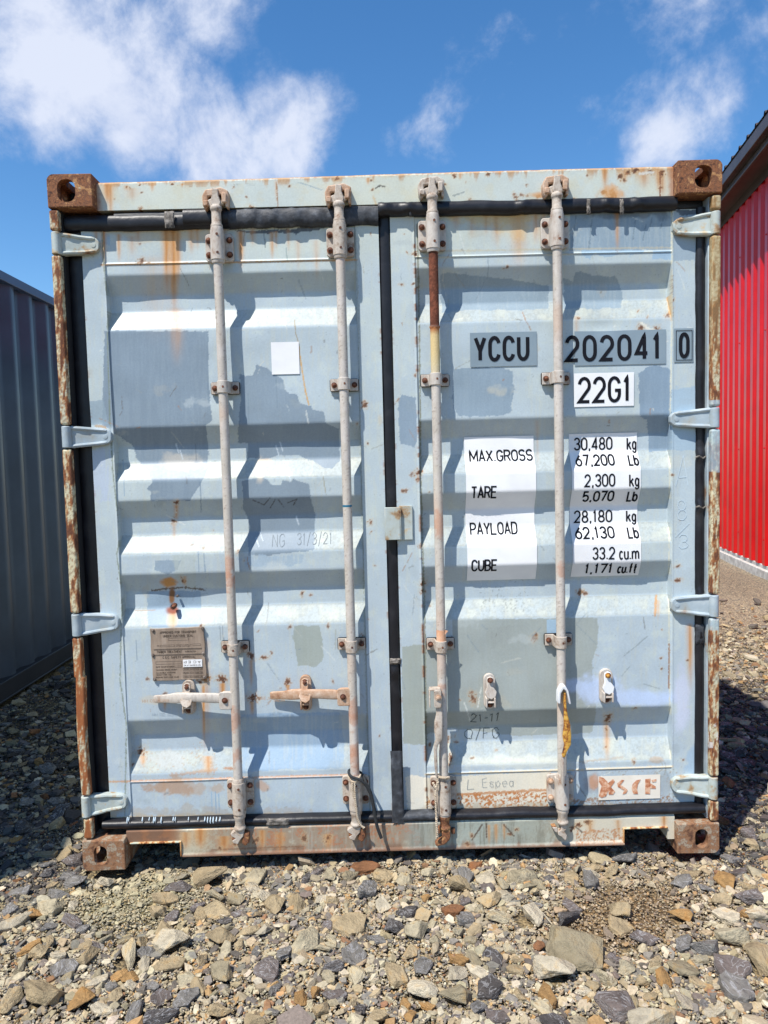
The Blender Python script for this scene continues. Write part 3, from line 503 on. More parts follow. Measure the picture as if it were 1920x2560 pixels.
# sill with the two fork pockets
def paint_sill(p):
    p.base((182, 174, 152)); p.mix(sm(.5, .7, p.big)*.5, (172, 182, 176)); p.mix(.5*sm(.5, .6, p.fine*.5+p.med*.5), (150, 132, 108), .4); rb = sm(480, 620, p.px)*(1-sm(1000, 1130, p.px))
    p.mix(rb*.85*sm(.25, .5, p.med+.15), (146, 126, 106), .6); p.mix(rb*.6*sm(.56, .6, p.fine*.5+p.med*.5), (176, 112, 74), .9); p.mix(rb*.5*sm(.52, .7, p.str_), (166, 160, 148))
    lf = 1-sm(420, 470, p.px); p.mix(lf*.9, (116, 78, 56), .9); p.mix(lf*.5*sm(.5, .65, p.med), (158, 108, 72), .9)
    m2 = sm(1000, 1040, p.px)*(1-sm(1330, 1420, p.px)); p.mix(m2*.55, (140, 152, 146)); p.mix(m2*.4*sm(.5, .7, p.str_), (96, 88, 70), .6)
    r2 = sm(1390, 1450, p.px); p.mix(r2*.8, (212, 204, 184)); p.speckle([(1440, 2075), (1560, 2070), (1560, 2116), (1440, 2116)], (178, 120, 74), .5, .8, 6)
    zt = (p.Z-.034)/.11; n = fbm(p.px/25+4, p.px*0+2, 4, .6)
    p.mix((1-sm(0, .1+.3*sm(.5, .75, n), zt+(p.fine-.5)*.1))*.8, (122, 84, 62), .9)
    for x, y0, ln, wd, k in [(500, 2070, 60, 18, .8), (465, 2080, 50, 14, .7), (560, 2090, 50, 16, .7), (655, 2075, 60, 10, .7), (700, 2080, 60, 14, .6), (820, 2085, 50, 12, .6), (1240, 2060, 60, 5, .7), (1222, 2062, 60, 4, .7), (1260, 2060, 50, 4, .6), (1475, 2050, 50, 10, .6), (1660, 2040, 40, 9, .8), (1545, 2050, 50, 8, .6)]: p.drip(x, y0, ln, wd, k, .9)
    for x, y, r, k in [(1445, 2062, 8, 1), (1430, 2070, 7, 1), (1470, 2055, 9, .9), (1275, 2085, 6, .8), (1290, 2075, 6, .8), (1180, 2090, 6, .8), (1168, 2110, 7, .7), (640, 2100, 9, .8), (760, 2095, 10, .8), (820, 2095, 10, .8), (590, 2110, 8, .8), (550, 2120, 6, .8)]: p.spot(x, y, r, k)
    for x0, y0, x1, y1 in [(1180, 2100, 1205, 2062), (1440, 2068, 1455, 2080), (1260, 2062, 1285, 2090), (1216, 2060, 1216, 2095)]: p.line([(x0, y0), (x1, y1)], 2, (84, 66, 54), .85, .6, 2)
    p.line([(530, 2125), (640, 2120), (760, 2116)], 2, (120, 84, 60), .6, .6, 3)
parts = []
def sily(X, Z): return .030-.010*(1-sm(.034, .046, Z))*(.4+.6*sm(.2, .9, X))+.004*(fbm(X*5, Z*9, 2)-.5)+.006*sm(.133, .140, Z)
for x0, x1, z0, z1 in [(-1.059, -.851, .088, .140), (-.851, .861, .031, .140), (.861, 1.031, .091, .140), (1.031, 1.058, .045, .140)]:
    parts.append(sheet('s', axis(x0, x1, S), axis(z0, z1, S), sily, paint_sill, box_, back=.115))
V, Fq, Cc = join(parts); sill = npmesh('door_sill', V, Fq, M['paint'], box_, Cc)
# small rim flanges round the fork pockets
for x0, x1, z1 in [(-1.045, -.853, .0885), (.862, 1.030, .0915)]:
    mb = MB(); t = .005
    if x0 < 0: o_ = [(x0, z1), (x1, z1), (x1, .034), (x1+t, .034), (x1+t, z1+t), (x0, z1+t)]
    else: o_ = [(x0-t, .034), (x0, .034), (x0, z1), (x1, z1), (x1, z1+t), (x0-t, z1+t)]
    mb.prism(o_, .0225, .034); mb.build('fork_pocket_rim', M['postrust'], box_, .0015)
mb = MB(); mb.box(-1.09, 1.09, .35, .36, -.02, .14); mb.build('cross_member', M['dark'], box_)

# ---- body behind the doors
mb = MB(); N_ = 22; yy = .17; p_ = .265
def corr(n, y0, pitch, d):
    out = []
    for i in range(n):
        b = y0+i*pitch; out += [(b, 0), (b+pitch*.26, 0), (b+pitch*.5, d), (b+pitch*.76, d)]
    out.append((y0+n*pitch, 0)); return out
sec = corr(N_, yy, p_, .036)
for sx in (-1, 1):
    V = [];
    for y, d in sec: V += [(sx*(1.212-d), y, .14), (sx*(1.212-d), y, 2.53)]
    mb.add(V, [(2*i, 2*i+2, 2*i+3, 2*i+1) for i in range(len(sec)-1)])
mb.build('side_wall', M['body'], box_)
mb = MB(); V = []
for y, d in sec: V += [(-1.15, y, 2.575-d*.6), (1.15, y, 2.575-d*.6)]
mb.add(V, [(2*i, 2*i+1, 2*i+3, 2*i+2) for i in range(len(sec)-1)]); mb.build('roof_panel', M['body'], box_)
for sx in (-1, 1):
    mb = MB(); mb.box(min(sx*1.15, sx*1.219), max(sx*1.15, sx*1.219), .18, 5.88, 2.53, 2.58); mb.box(min(sx*1.17, sx*1.219), max(sx*1.17, sx*1.219), .18, 5.88, .045, .15); mb.build('side_rail', M['body'], box_, .004)
mb = MB(); mb.box(-1.2, 1.2, 5.98, 6.05, .03, 2.57); mb.build('end_wall', M['body'], box_)
mb = MB(); mb.box(-1.165, 1.165, .36, 5.95, .10, .15); mb.build('floor_frame', M['dark'], box_)
mb = MB(); mb.box(-1.185, 1.185, .126, .134, .146, 2.57); mb.build('door_backing', M['dark'], box_)

M['rust2'] = mat_noise('worn_painted_casting', [(.34, lin(70, 48, 38)), (.43, lin(118, 82, 60)), (.48, lin(152, 112, 80)), (.52, lin(128, 98, 78)), (.57, lin(168, 156, 136)), (.62, lin(140, 104, 78)), (.70, lin(196, 184, 160))], 22, 12, .8, .5, 80, bdist=.003, rgh=.7)
# ---- corner castings, cut from solid with their oval holes
def casting(cx, z0, y0, mat_, rust_front, rz_):
    sx = 1 if cx > 0 else -1
    bm = bmesh.new(); bmesh.ops.create_cube(bm, size=1); bmesh.ops.scale(bm, vec=(.162, .178, .118), verts=bm.verts)
    ed = [e for e in bm.edges if abs(e.verts[0].co.z-e.verts[1].co.z) > .1]
    bmesh.ops.bevel(bm, geom=[e for e in bm.edges if sum(v.co.x*sx > 0 for v in e.verts) == 2 and abs(e.verts[0].co.y-e.verts[1].co.y) > .1 and e.verts[0].co.z*(1 if z0 > 1 else -1) > 0], offset=.026, segments=6, affect='EDGES', profile=.5)
    bmesh.ops.bevel(bm, geom=[e for e in bm.edges if e.calc_length() > .09 and e.calc_face_angle(0) > .5], offset=.004, segments=2, affect='EDGES', profile=.5)
    me = bpy.data.meshes.new('corner_casting'); bm.to_mesh(me); bm.free()
    o = bpy.data.objects.new('corner_casting', me); COL.objects.link(o)
    def cutter(kind):
        bm = bmesh.new()
        if kind == 'in': bmesh.ops.create_cube(bm, size=1); bmesh.ops.scale(bm, vec=(.110, .124, .070), verts=bm.verts)
        else:
            pts = []; n = 28
            for k in range(n):
                a = 2*math.pi*k/n; u = math.cos(a); v = math.sin(a)
                if kind == 'f': uu, vv = (.0325*abs(u)**.8*(1 if u > 0 else -1), .010*(1 if v > 0 else -1)+.030*v) if z0 > 1 else (.0250*u, .014*(1 if v > 0 else -1)+.0235*v)
                elif kind == 's': uu, vv = (.026*u, .013*(1 if v > 0 else -1)+.0235*v)
                else: uu, vv = (.032*u, .030*(1 if v > 0 else -1)+.032*v)
                pts.append((uu, vv))
            vs0 = []; vs1 = []
            for uu, vv in pts:
                if kind == 'f': a_, b_ = (-sx*-.012+uu, -.12, vv), (-sx*-.012+uu, 0, vv)
                elif kind == 's': a_, b_ = (sx*.12, uu, vv), (0, uu, vv)
                else: a_, b_ = (uu, vv, .1 if z0 > 1 else -.1), (uu, vv, 0)
                vs0.append(bm.verts.new(a_)); vs1.append(bm.verts.new(b_))
            bm.faces.new(vs0); bm.faces.new(vs1[::-1])
            for k in range(n): bm.faces.new((vs0[k], vs1[k], vs1[(k+1) % n], vs0[(k+1) % n]))
            bmesh.ops.recalc_face_normals(bm, faces=bm.faces)
        m2 = bpy.data.meshes.new('c'); bm.to_mesh(m2); bm.free(); c = bpy.data.objects.new('c', m2); COL.objects.link(c); return c
    cs = [cutter(k) for k in ('in', 'f', 's', 't')]
    for c in cs:
        m = o.modifiers.new('b', 'BOOLEAN'); m.object = c; m.operation = 'DIFFERENCE'; m.solver = 'EXACT'
    bpy.context.view_layer.update(); dg = bpy.context.evaluated_depsgraph_get()
    me2 = bpy.data.meshes.new_from_object(o.evaluated_get(dg)); me2.name = 'corner_casting'
    for c in cs: bpy.data.objects.remove(c)
    bpy.data.objects.remove(o)
    me2.materials.clear(); me2.materials.append(mat_)
    o = link(bpy.data.objects.new('corner_casting', me2), box_); o.location = (cx, y0+.089, z0+.059)
    bev(o, .0025, 2, 40)
    return o
for sx in (-1, 1):
    casting(sx*1.138, 2.473, 0, M['rust'], 0, 0); casting(sx*1.138, 0, 0, M['rust2'], 0, 0)
    casting(sx*1.138, 2.473, 5.88, M['rust'], 0, 0); casting(sx*1.138, 0, 5.88, M['rust'], 0, 0)

# ---- corner posts: thin outer lip in rounded lengths between the hinges
HL = [W(190, 583, .03)[1], W(190, 638, .03)[1], W(220, 1065, .03)[1], W(220, 1119, .03)[1], W(240, 1532, .03)[1], W(240, 1587, .03)[1], W(260, 1985, .03)[1], W(260, 2036, .03)[1]]
HR = [W(1750, 533, .03)[1], W(1750, 590, .03)[1], W(1740, 1021, .03)[1], W(1740, 1071, .03)[1], W(1735, 1487, .03)[1], W(1735, 1541, .03)[1], W(1735, 1939, .03)[1], W(1735, 1994, .03)[1]]
HZ = {-1: [(HL[i+1], HL[i]) for i in (0, 2, 4, 6)], 1: [(HR[i+1], HR[i]) for i in (0, 2, 4, 6)]}
def paint_post(sx):
    def f(p):
        p.base((204, 196, 164)); p.mix(sm(.5, .65, p.big)*.5, (184, 188, 172))
        n = fbm(p.px/7+sx*5, p.py/34+3, 5, .65); lo = .465 if sx < 0 else .50
        p.mix(sm(lo-.07, lo, n)*.9, (190, 156, 112), .6); p.mix(sm(lo, lo+.05, n), (150, 94, 54), .9); p.mix(sm(lo+.07, lo+.14, n), (98, 60, 42), 1); p.mix(.6*sm(.5, .6, p.fine), (120, 78, 52), .9)
        if sx < 0: p.mix(sm(1480, 1700, p.py)*.6*sm(.4, .55, n), (166, 98, 52), .9)
        else: p.mix((1-sm(620, 1000, p.py))*.6, (156, 130, 84), .8)
        ex = np.abs(p.X)-1.203; p.mix((1-sm(.006, .013, np.abs(ex)+.0))*0, (0, 0, 0))
        if sx > 0:
            for y0, y1 in ((1000, 1180), (1541, 1575)): p.mix(((p.py > y0) & (p.py < y1))*.7*(.4+p.med), (162, 188, 200))
        p.mix(.7*sm(.6, .62, fbm(p.px/6, p.py/11, 3))*(p.py > 1790)*(p.py < 1870)*(sx > 0), (214, 210, 206))
    return f
for sx in (-1, 1):
    zl = [2.470]+[v for (a, b) in HZ[sx] for v in (b+.003, a-.003)]+[.121]
    for i in range(0, len(zl), 2):
        z1, z0 = zl[i], zl[i+1]
        if z1-z0 < .01: continue
        n = max(4, int((z1-z0)/S/1.2)); zz = np.linspace(z0, z1, n); xw = .0165; Vv = []; ring = 40
        RP = []
        for cx_, cy_, a0 in ((.6, -.6, -90), (.6, .6, 0), (-.6, .6, 90), (-.6, -.6, 180)):
            for k in range(5): a = math.radians(a0+90*k/5); RP.append((cx_+.4*math.cos(a), cy_+.4*math.sin(a)))
            nx_ = {-90: (1, .6, 1, -.6), 0: 0}.get(a0, 0)
            ex_, ey_ = {-90: ((1, -.6), (1, .6)), 0: ((.6, 1), (-.6, 1)), 90: ((-1, .6), (-1, -.6)), 180: ((-.6, -1), (.6, -1))}[a0]
            for k in range(5): t = k/5; RP.append((ex_[0]+(ey_[0]-ex_[0])*t, ex_[1]+(ey_[1]-ex_[1])*t))
        for k, z in enumerate(zz):
            e = min(z-z0, z1-z); s_ = 1 if e > .008 else math.sqrt(max(.12, 1-(1-e/.008)**2))
            bow = .004*(fbm(np.array([z*2.1+sx]), np.array([sx*3.]))[0]-.5)+(.004*math.sin(z*9)+.004 if (sx < 0 and z < .75) else 0)
            for j in range(ring):
                ux, uy = RP[j]
                Vv.append((sx*1.2015+bow+ux*xw*s_, .019+uy*.015*s_, z))
        Vv = np.array(Vv); idx = []
        for k in range(n-1):
            for j in range(ring): idx.append((k*ring+j, k*ring+(j+1) % ring, (k+1)*ring+(j+1) % ring, (k+1)*ring+j))
        pt = Painter(Vv[:, 0], Vv[:, 1], Vv[:, 2]); paint_post(sx)(pt); c = pt.out()
        Vv2 = np.concatenate([Vv, [[sx*1.2015, .019, z0], [sx*1.2015, .019, z1]]]); c = np.concatenate([c, c[:1], c[-1:]])
        for j in range(ring): idx.append((n*ring, n*ring, (j+1) % ring, j)); idx.append((n*ring+1, n*ring+1, (n-1)*ring+j, (n-1)*ring+(j+1) % ring))
        tri = [f for f in idx if len(set(f)) == 4]; cap = [f for f in idx if len(set(f)) == 3]
        me = bpy.data.meshes.new('post_lip'); me.from_pydata([tuple(v) for v in Vv2], [], [tuple(f) for f in tri]+[tuple(f[1:]) for f in cap]); me.materials.append(M['paint'])
        me.polygons.foreach_set('use_smooth', [True]*len(me.polygons)); at = me.color_attributes.new('Col', 'FLOAT_COLOR', 'POINT'); at.data.foreach_set('color', c.astype(np.float32).ravel())
        bm = bmesh.new(); bm.from_mesh(me); bmesh.ops.recalc_face_normals(bm, faces=bm.faces); bm.to_mesh(me); bm.free()
        link(bpy.data.objects.new('post_lip', me), box_)
    mb = MB(); xa, xb = sorted((sx*1.1835, sx*1.217)); mb.box(xa, xb, .036, .17, .119, 2.472); mb.build('corner_post', M['dark'] if sx < 0 else M['hinge'], box_, .003)  # left post coloured near-black, standing in for shade beside the seal

# ---- hinges
def hinge(sx, z0, z1, xe, mt, big):
    zc = (z0+z1)/2; h = z1-z0; root = empty('hinge', (0, 0, 0), 0, box_)
    k = MB(); xk = 1.219 if sx < 0 else 1.214
    # knuckle
    pts = []
    for a in range(9):
        t = math.pi*a/8; pts.append((sx*(1.2015+.0175*math.cos(t)), .020-.020*math.sin(t)))
    pts += [(sx*1.184, .045), (sx*1.219, .045)]
    if sx < 0: pts = pts[::-1]
    k.prismz(pts, z0, z1); k.build('knuckle', mt, root, .003)
    # leaf : tapering tongue with raised rims
    b = MB(); xi = 1.186; xt = xe
    def hz(u): return h/2*(1.0-.32*u) if u < .8 else h/2*.744*math.sqrt(max(.05, 1-((u-.8)/.2)**2*.85))
    us = [0, .2, .45, .7, .8, .88, .94, 1.]; top = [(sx*(xi+(xt-xi)*u), zc-.003*u*0+hz(u)) for u in us]; bot = [(sx*(xi+(xt-xi)*u), zc-hz(u)) for u in us]
    outl = (bot+top[::-1]) if sx*(xt-xi) > 0 else (bot[::-1]+top)
    yfr = lambda u: .022+.022*sm(0, .6, np.array(u))*1.0
    n = len(us); V = []
    for dy in (0, .026):
        for pl in (bot, top):
            for u, q in zip(us, pl): V.append((q[0], float(yfr(u))+dy, q[1]))
    Fc = []
    for i in range(n-1):
        Fc += [(i, i+1, n+i+1, n+i), (2*n+i, 3*n+i, 3*n+i+1, 2*n+i+1), (i, 2*n+i, 2*n+i+1, i+1), (n+i, n+i+1, 3*n+i+1, 3*n+i)]
    Fc += [(0, n, 3*n, 2*n), (n-1, 3*n-1, 4*n-1, 2*n-1)]
    b.add(V, Fc)
    leaf = b.build('leaf', mt, root, .003)
    r = MB()
    for pl, s_ in ((top, -1), (bot, 1)):
        path = [(q[0], float(yfr(u))+.0005, q[1]+s_*.006) for u, q in list(zip(us, pl))[:6]]
        fine = []
        for a, c in zip(path, path[1:]):
            for t in (0, .5): fine.append([a[i]*(1-t)+c[i]*t for i in range(3)])
        fine.append(path[-1]); r.tube(fine, [.0075]*(len(fine)-2)+[.006, .004], 8)
    r.build('rim', mt, root)
    d = MB(); d.lathe([(0, .009), (-.0025, .009), (-.003, .004)], (sx*(xi+(xt-xi)*.84), float(yfr(.84))+.001, zc), 'y', 16); d.build('pin_head', mt, root)
    # gusset on the post side
    g = MB(); xa, xb = sorted((sx*1.184, sx*1.125)); g.box(xa, xb, .050, .10, z0+.012, z1-.012); g.build('gusset', mt, root, .004)
    return root
XT = {-1: [W(246, 610, .04)[0], W(277, 1092, .04)[0], W(295, 1560, .04)[0], W(315, 2010, .04)[0]], 1: [W(1685, 560, .04)[0], W(1678, 1046, .04)[0], W(1680, 1514, .04)[0], W(1682, 1967, .04)[0]]}
for sx in (-1, 1):
    for i, (a, b) in enumerate(HZ[sx]):
        hinge(sx, a, b, abs(XT[sx][i]), M['hinge_rusty'] if i in (0, 3) else M['hinge'], i)

# ---- rubber seals
def seal(name, x0, x1, z0, z1, y, vert, mt=None, bulge=.016, seed=1, wob=.003, parent=None, dents=()):
    """half-round rubber strip; runs along z when vert else along x"""
    a0, a1 = (z0, z1) if vert else (x0, x1); c = (x0+x1)/2 if vert else (z0+z1)/2; hw = abs((x1-x0) if vert else (z1-z0))/2
    n = max(3, int(abs(a1-a0)/.012)); V = []; m = 13
    for i in range(n+1):
        t = a0+(a1-a0)*i/n; wv = wob*(fbm(np.array([t*9+seed]), np.array([seed*2.3]), 3)[0]-.5)*2; hh = hw*(1+.10*(fbm(np.array([t*22+seed]), np.array([seed*5.3]), 2)[0]-.5))
        bu = bulge
        for d_ in dents:
            if abs(t-d_) < .018: hh *= .86+.14*abs(t-d_)/.018; bu = bulge*1.25
        for j in range(m):
            a = math.pi*j/(m-1); u = -math.cos(a)*hh+wv; dd = y-bu*math.sin(a)**.6
            V.append((c+u, dd, t) if vert else (t, dd, c+u))
    Fc = [(i*m+j, i*m+j+1, (i+1)*m+j+1, (i+1)*m+j) for i in range(n) for j in range(m-1)]
    Fc += [tuple(range(m)), tuple(range(n*m, n*m+m))]
    b = MB(); b.add(V, Fc, 0, True); return b.build(name, mt or M['rubber'], parent or DL)
gL = lambda px, py: W(px, py, .06)
seal('rubber_seal', -1.184, -1.127, .15, 2.46, .078, True, seed=2, bulge=.010)
seal('rubber_seal', -.0305, .0135, .72+.36, 2.435, .078, True, seed=3, bulge=.014, wob=.002)
zk = W(980, 1270, .06)[1], W(980, 1345, .06)[1]
seal('rubber_seal', -.0305, .0105, .145, zk[0]-.01, .078, True, seed=4, bulge=.016, wob=.006, dents=(.72,))
seal('rubber_seal', -1.180, -.58, 2.404, 2.462, .064, False, M['rubber'], seed=5, bulge=.022, wob=.006)
seal('rubber_seal', -1.0, -.745, 2.412, 2.468, .058, False, M['rubber_grey'], .012, 6)
seal('rubber_seal', -.745, -.58, 2.414, 2.472, .054, False, M['rubber'], .020, 6.5)
seal('rubber_seal', -.58, -.03, 2.402, 2.472, .064, False, M['tarstrip'], .026, 7, .009, dents=(-.5, -.42, -.33, -.25))
seal('rubber_seal', -.28, -.028, 2.436, 2.470, .052, False, M['rubber_grey'], .010, 8)
seal('rubber_seal', -.030, 1.07, 2.430, 2.483, .064, False, M['rubber'], .030, 9, .004, DR, (.0, .08, .5, .64, .81, .93))
seal('rubber_seal', 1.07, 1.18, 2.437, 2.483, .09, False, M['rubber'], .012, 9, .002, DR)
seal('rubber_seal', 1.147, 1.1835, .165, 2.44, .075, True, M['rubber'], .026, 10, .002, DR, (1.0, 1.33, 1.52, .84))
seal('rubber_seal', -1.150, -.03, .140, .176, .062, False, M['rubber'], .036, 11, .003)
seal('rubber_seal', -.028, .18, .140, .177, .060, False, M['tarstrip'], .036, 12, .003, DR)
seal('rubber_seal', .18, 1.175, .140, .176, .060, False, M['rubber'], .038, 13, .004, DR)
mb = MB()
for px_, l_, w_ in ((318, .018, 2), (322, .010, 1.5), (356, .012, 2), (373, .008, 1.5), (384, .016, 2), (388, .012, 2), (403, .018, 2.2), (433, .009, 2), (438, .010, 1.6), (471, .007, 1.5), (495, .006, 1.5), (512, .010, 2), (519, .016, 2), (526, .018, 2), (533, .017, 2.4), (541, .012, 2), (550, .010, 2)):
    x_, z_ = W(px_, 2046, .03); P_0 = [(x_, .034, z_+.004), (x_+.0005, .0285, z_-.002), (x_, .0262, z_-l_*.6), (x_+.0008, .0262, z_-l_)]; mb.tube(P_0, [w_*.0008, w_*.0012, w_*.0013, w_*.0008], 6)
tag(mb.build('paint_drips', M['chalk'], DL), kind='stuff')
# tape patches on the seals
def wrap(x0, x1, z0, z1, y, mt, parent, nm='tape_patch'):
    b = MB(); n = 9; V = []
    for i in range(n):
        for j in range(n):
            u, v = i/(n-1), j/(n-1); e = min(u, 1-u, v, 1-v); V.append((x0+(x1-x0)*u+.003*(rnd.random()-.5), y-.006*min(1, e*6)+.003*(rnd.random()-.5), z0+(z1-z0)*v+.003*(rnd.random()-.5)))
    b.add(V, [(i*n+j, (i+1)*n+j, (i+1)*n+j+1, i*n+j+1) for i in range(n-1) for j in range(n-1)], 0, True); return b.build(nm, mt, parent)
def at2(px, py, y=.05): return W(px, py, y)
x_, z_ = at2(693, 2052, .035); wrap(x_-.04, x_+.045, z_-.014, z_+.014, .027, M['tape'], DL)
x_, z_ = at2(420, 548, .03); wrap(x_-.014, x_+.022, z_-.03, z_+.03, .034, M['tape'], DL)
x_, z_ = at2(1025, 522, .03); wrap(x_-.003, x_+.005, z_-.026, z_+.024, .038, M['rubber_grey'], DR)
for px in (1473, 1556): x_, z_ = at2(px, 514, .03); wrap(x_-.008, x_+.007, z_-.03, z_+.026, .036, M['tape'], DR)
x_, z_ = at2(990, 1652, .06); wrap(x_-.024, x_+.02, z_-.012, z_+.010, .060, M['tape'], DR)
x_, z_ = at2(988, 1900, .06); wrap(x_-.018, x_+.026, .142, z_+.05, .026, M['tarstrip'], DR)
x_, z_ = at2(1750, 1590, .05); wrap(x_-.017, x_+.017, z_-.03, z_+.045, .050, M['tarstrip'], DR)
for py in (1143, 1268): x_, z_ = at2(1752, py, .05); mbt = MB(); mbt.tube([(x_-.02, .05, z_), (x_-.008, .046, z_+.004), (x_+.006, .045, z_-.004), (x_+.018, .05, z_+.002)], .004, 6); mbt.build('seal_joint', M['tape'], DR)
# centre hook plate
kx0, kz1 = W(961, 1268, .045); kx1, kz0 = W(1033, 1350, .045); km = W(1000, 1300, .045)[0]
b = MB(); b.box(km-.002, kx1, .052, .062, kz0, kz1+.003); b.box(kx0, km, .034, .047, kz0+.003, kz1-.001); b.box(km-.004, km+.004, .036, .060, kz0+.002, kz1-.002)
kp = b.build('centre_keeper_plate', M['hinge_rusty'], DR, .002)
for sx, sy, r in [(983, 1302, .012), (975, 1325, .009), (1024, 1322, .012), (990, 1278, .008)]: pass

# ------------------------------------------------------------------ locking rods
BX = [-.617, -.172, .167, .620]
def paint_rod(i):
    def f(p):
        p.base((190, 182, 171)); p.mix(sm(.45, .65, p.med)*.5, (204, 196, 190)); p.mix(sm(.52, .66, p.fine*.5+p.str_*.5)*.35, (162, 148, 136), .2); p.mix(sm(.70, .76, p.fine)*.4, (120, 100, 88), .4)
        p.mix(sm(.55, .75, p.big)*.4, (196, 160, 134))
        for y in ([1420, 1800, 1900, 1450] if i == 0 else [1775, 1810, 1870, 1900, 1940] if i == 1 else [1720, 1310] if i == 2 else [1490, 1430, 1990]): p.ell(BXP[i]+(y-700)*.03, y, 22, 26, (184, 128, 98), .5, 1.6, .4)
        if i == 2:
            t = p.py; p.mix(sm(615, 625, t)*(1-sm(812, 822, t)), (96, 54, 38), 1.); p.mix(sm(615, 640, t)*(1-sm(800, 815, t))*.6*sm(.5, .62, p.fine*.6+p.med*.4), (140, 80, 56), 1.)
            m = sm(814, 820, t)*(1-sm(860, 960, t)); p.mix(m*.9, (206, 158, 92), .5); p.mix(sm(814, 818, t)*(1-sm(818, 850, t))*.8, (160, 86, 44), .9); p.mix(sm(820, 840, t)*(1-sm(900, 980, t))*.6, (214, 200, 150), .2)
    return f
BXP = [548, 854, 1086, 1394]
def rod_surface(i, z0, z1, r, parent, name='rod_tube'):
    n = int((z1-z0)/.004); ring = 22; zz = np.linspace(z0, z1, n); V = []
    for z in zz:
        rr = r*(1+.012*(fbm(np.array([z*40.]), np.array([i*7.]), 2)[0]-.5))
        if i == 2 and abs(z-W(1090, 815, 0)[1]) < .004: rr *= 1.12
        for k in range(ring): a = 2*math.pi*k/ring; V.append((BX[i]+rr*math.cos(a), BARY+rr*math.sin(a), z))
    V = np.array(V); k = np.arange((n-1)*ring); row = k//ring; c = k % ring
    Fq = np.stack([row*ring+c, row*ring+(c+1) % ring, (row+1)*ring+(c+1) % ring, (row+1)*ring+c], 1)
    pt = Painter(V[:, 0], V[:, 1], V[:, 2]); paint_rod(i)(pt); return npmesh(name, V, Fq, M['paint_rod'], parent, pt.out(), True)
M['paint_rod'] = mat_col('galvanised_tube', .55, .4, .11, .3, 2.0)
TOPB = [(571, 650, 545), (556, 640, 854-20), (537, 620, 1075), (530, 615, 1375)]
def bolt(px_, y, z, r=.0075, mt=None, parent=None, h=.012):
    b = MB(); b.lathe([(0, r*1.5), (-.003, r*1.5), (-.0031, r), (-h, r*.95), (-h-.002, r*.6), (-h-.0025, .0005)], (px_, y, z), 'y', 10); return b.build('bolt', mt or M['bolt'], parent)
def rr_outline(x0, x1, z0, z1, r, n=5):
    pts = []
    for cx, cz, a0 in ((x1-r, z0+r, -90), (x1-r, z1-r, 0), (x0+r, z1-r, 90), (x0+r, z0+r, 180)):
        for k in range(n+1): a = math.radians(a0+90*k/n); pts.append((cx+r*math.cos(a), cz+r*math.sin(a)))
    return pts
def bearing(i, z0, z1, root, mt):
    """long sleeve bearing on a four-bolt plate"""
    x = BX[i]; b = MB(); b.prism(rr_outline(x-.051, x+.051, z0+.004, z1-.006, .012), .044, .061); pl = b.build('bearing_plate', mt, root, .002)
    for sx in (-1, 1):
        for zz in (z0+.027, z1-.030): bolt(x+sx*.038, .044, zz, .0078, M['bolt'] if not (i == 3 and z0 < 1) else M['zincbrown'], pl)
    s = MB(); r = .0255
    s.lathe([(z0-.012, .021), (z0-.006, .023), (z0-.001, .023), (z0, r), (z1-.004, r-.001), (z1-.0035, .0225), (z1+.004, .0225), (z1+.012, .0195)], (x, BARY, 0), 'z', 26)
    sl = s.build('bearing_sleeve', mt, root)
    for zz in (z0+.022, z1-.022): h = MB(); h.lathe([(0, .0048), (-.0012, .0048), (-.0013, .0005)], (x+.004, BARY-r+.0008, zz), 'y', 10); h.build('grease_hole', M['bolt'], sl)
    f = MB(); f.box(x-.024, x+.024, BARY+.006, .050, z0+.006, z1-.010); f.build('bearing_web', mt, sl, .003)
def strap(i, zc, root, mt, w=.022):
    x = BX[i]; out_ = [(-.052, .052)]; n = 12; r = .0205; pts = [(x-.052, .050), (x-.024, .050)]
    for k in range(n+1): a = math.pi-math.pi*k/n; pts.append((x+r*math.cos(a)*1.05, BARY-.0005-r*math.sin(a)))
    pts += [(x+.024, .050), (x+.052, .050)]; inner = [(x+.052, .056), (x+.019, .056)]
    for k in range(n+1): a = math.pi*k/n; inner.append((x+(r-.004)*math.cos(a), BARY-(r-.004)*math.sin(a)))
    inner += [(x-.019, .056), (x-.052, .056)]
    b = MB(); m = len(pts); V = [(p_[0], p_[1], z) for z in (zc-w, zc+w) for p_ in pts]+[(p_[0], p_[1], z) for z in (zc-w, zc+w) for p_ in inner[::-1]]
    Fc = []
    for k in range(m-1):
        Fc += [(k, k+1, m+k+1, m+k), (2*m+k, 3*m+k, 3*m+k+1, 2*m+k+1), (k, 2*m+k, 2*m+k+1, k+1), (m+k, m+k+1, 3*m+k+1, 3*m+k)]
    Fc += [(0, m, 3*m, 2*m), (m-1, 3*m-1, 4*m-1, 2*m-1)]
    b.add(V, Fc); st = b.build('guide_strap', mt, root, .0015)
    g = MB(); g.prism(rr_outline(x-.0545, x+.0545, zc-w-.0015, zc+w+.002, .007), .0565, .0615); g.build('gasket_pad', M['dark'], st)
    for sx in (-1, 1): bolt(x+sx*.038, .050, zc, .0072, M['bolt'], st)
    h = MB(); h.lathe([(0, .0045), (-.0012, .0045), (-.0013, .0005)], (x+.003, BARY-r+.0008, zc), 'y', 10); h.build('grease_hole', M['bolt'], st)
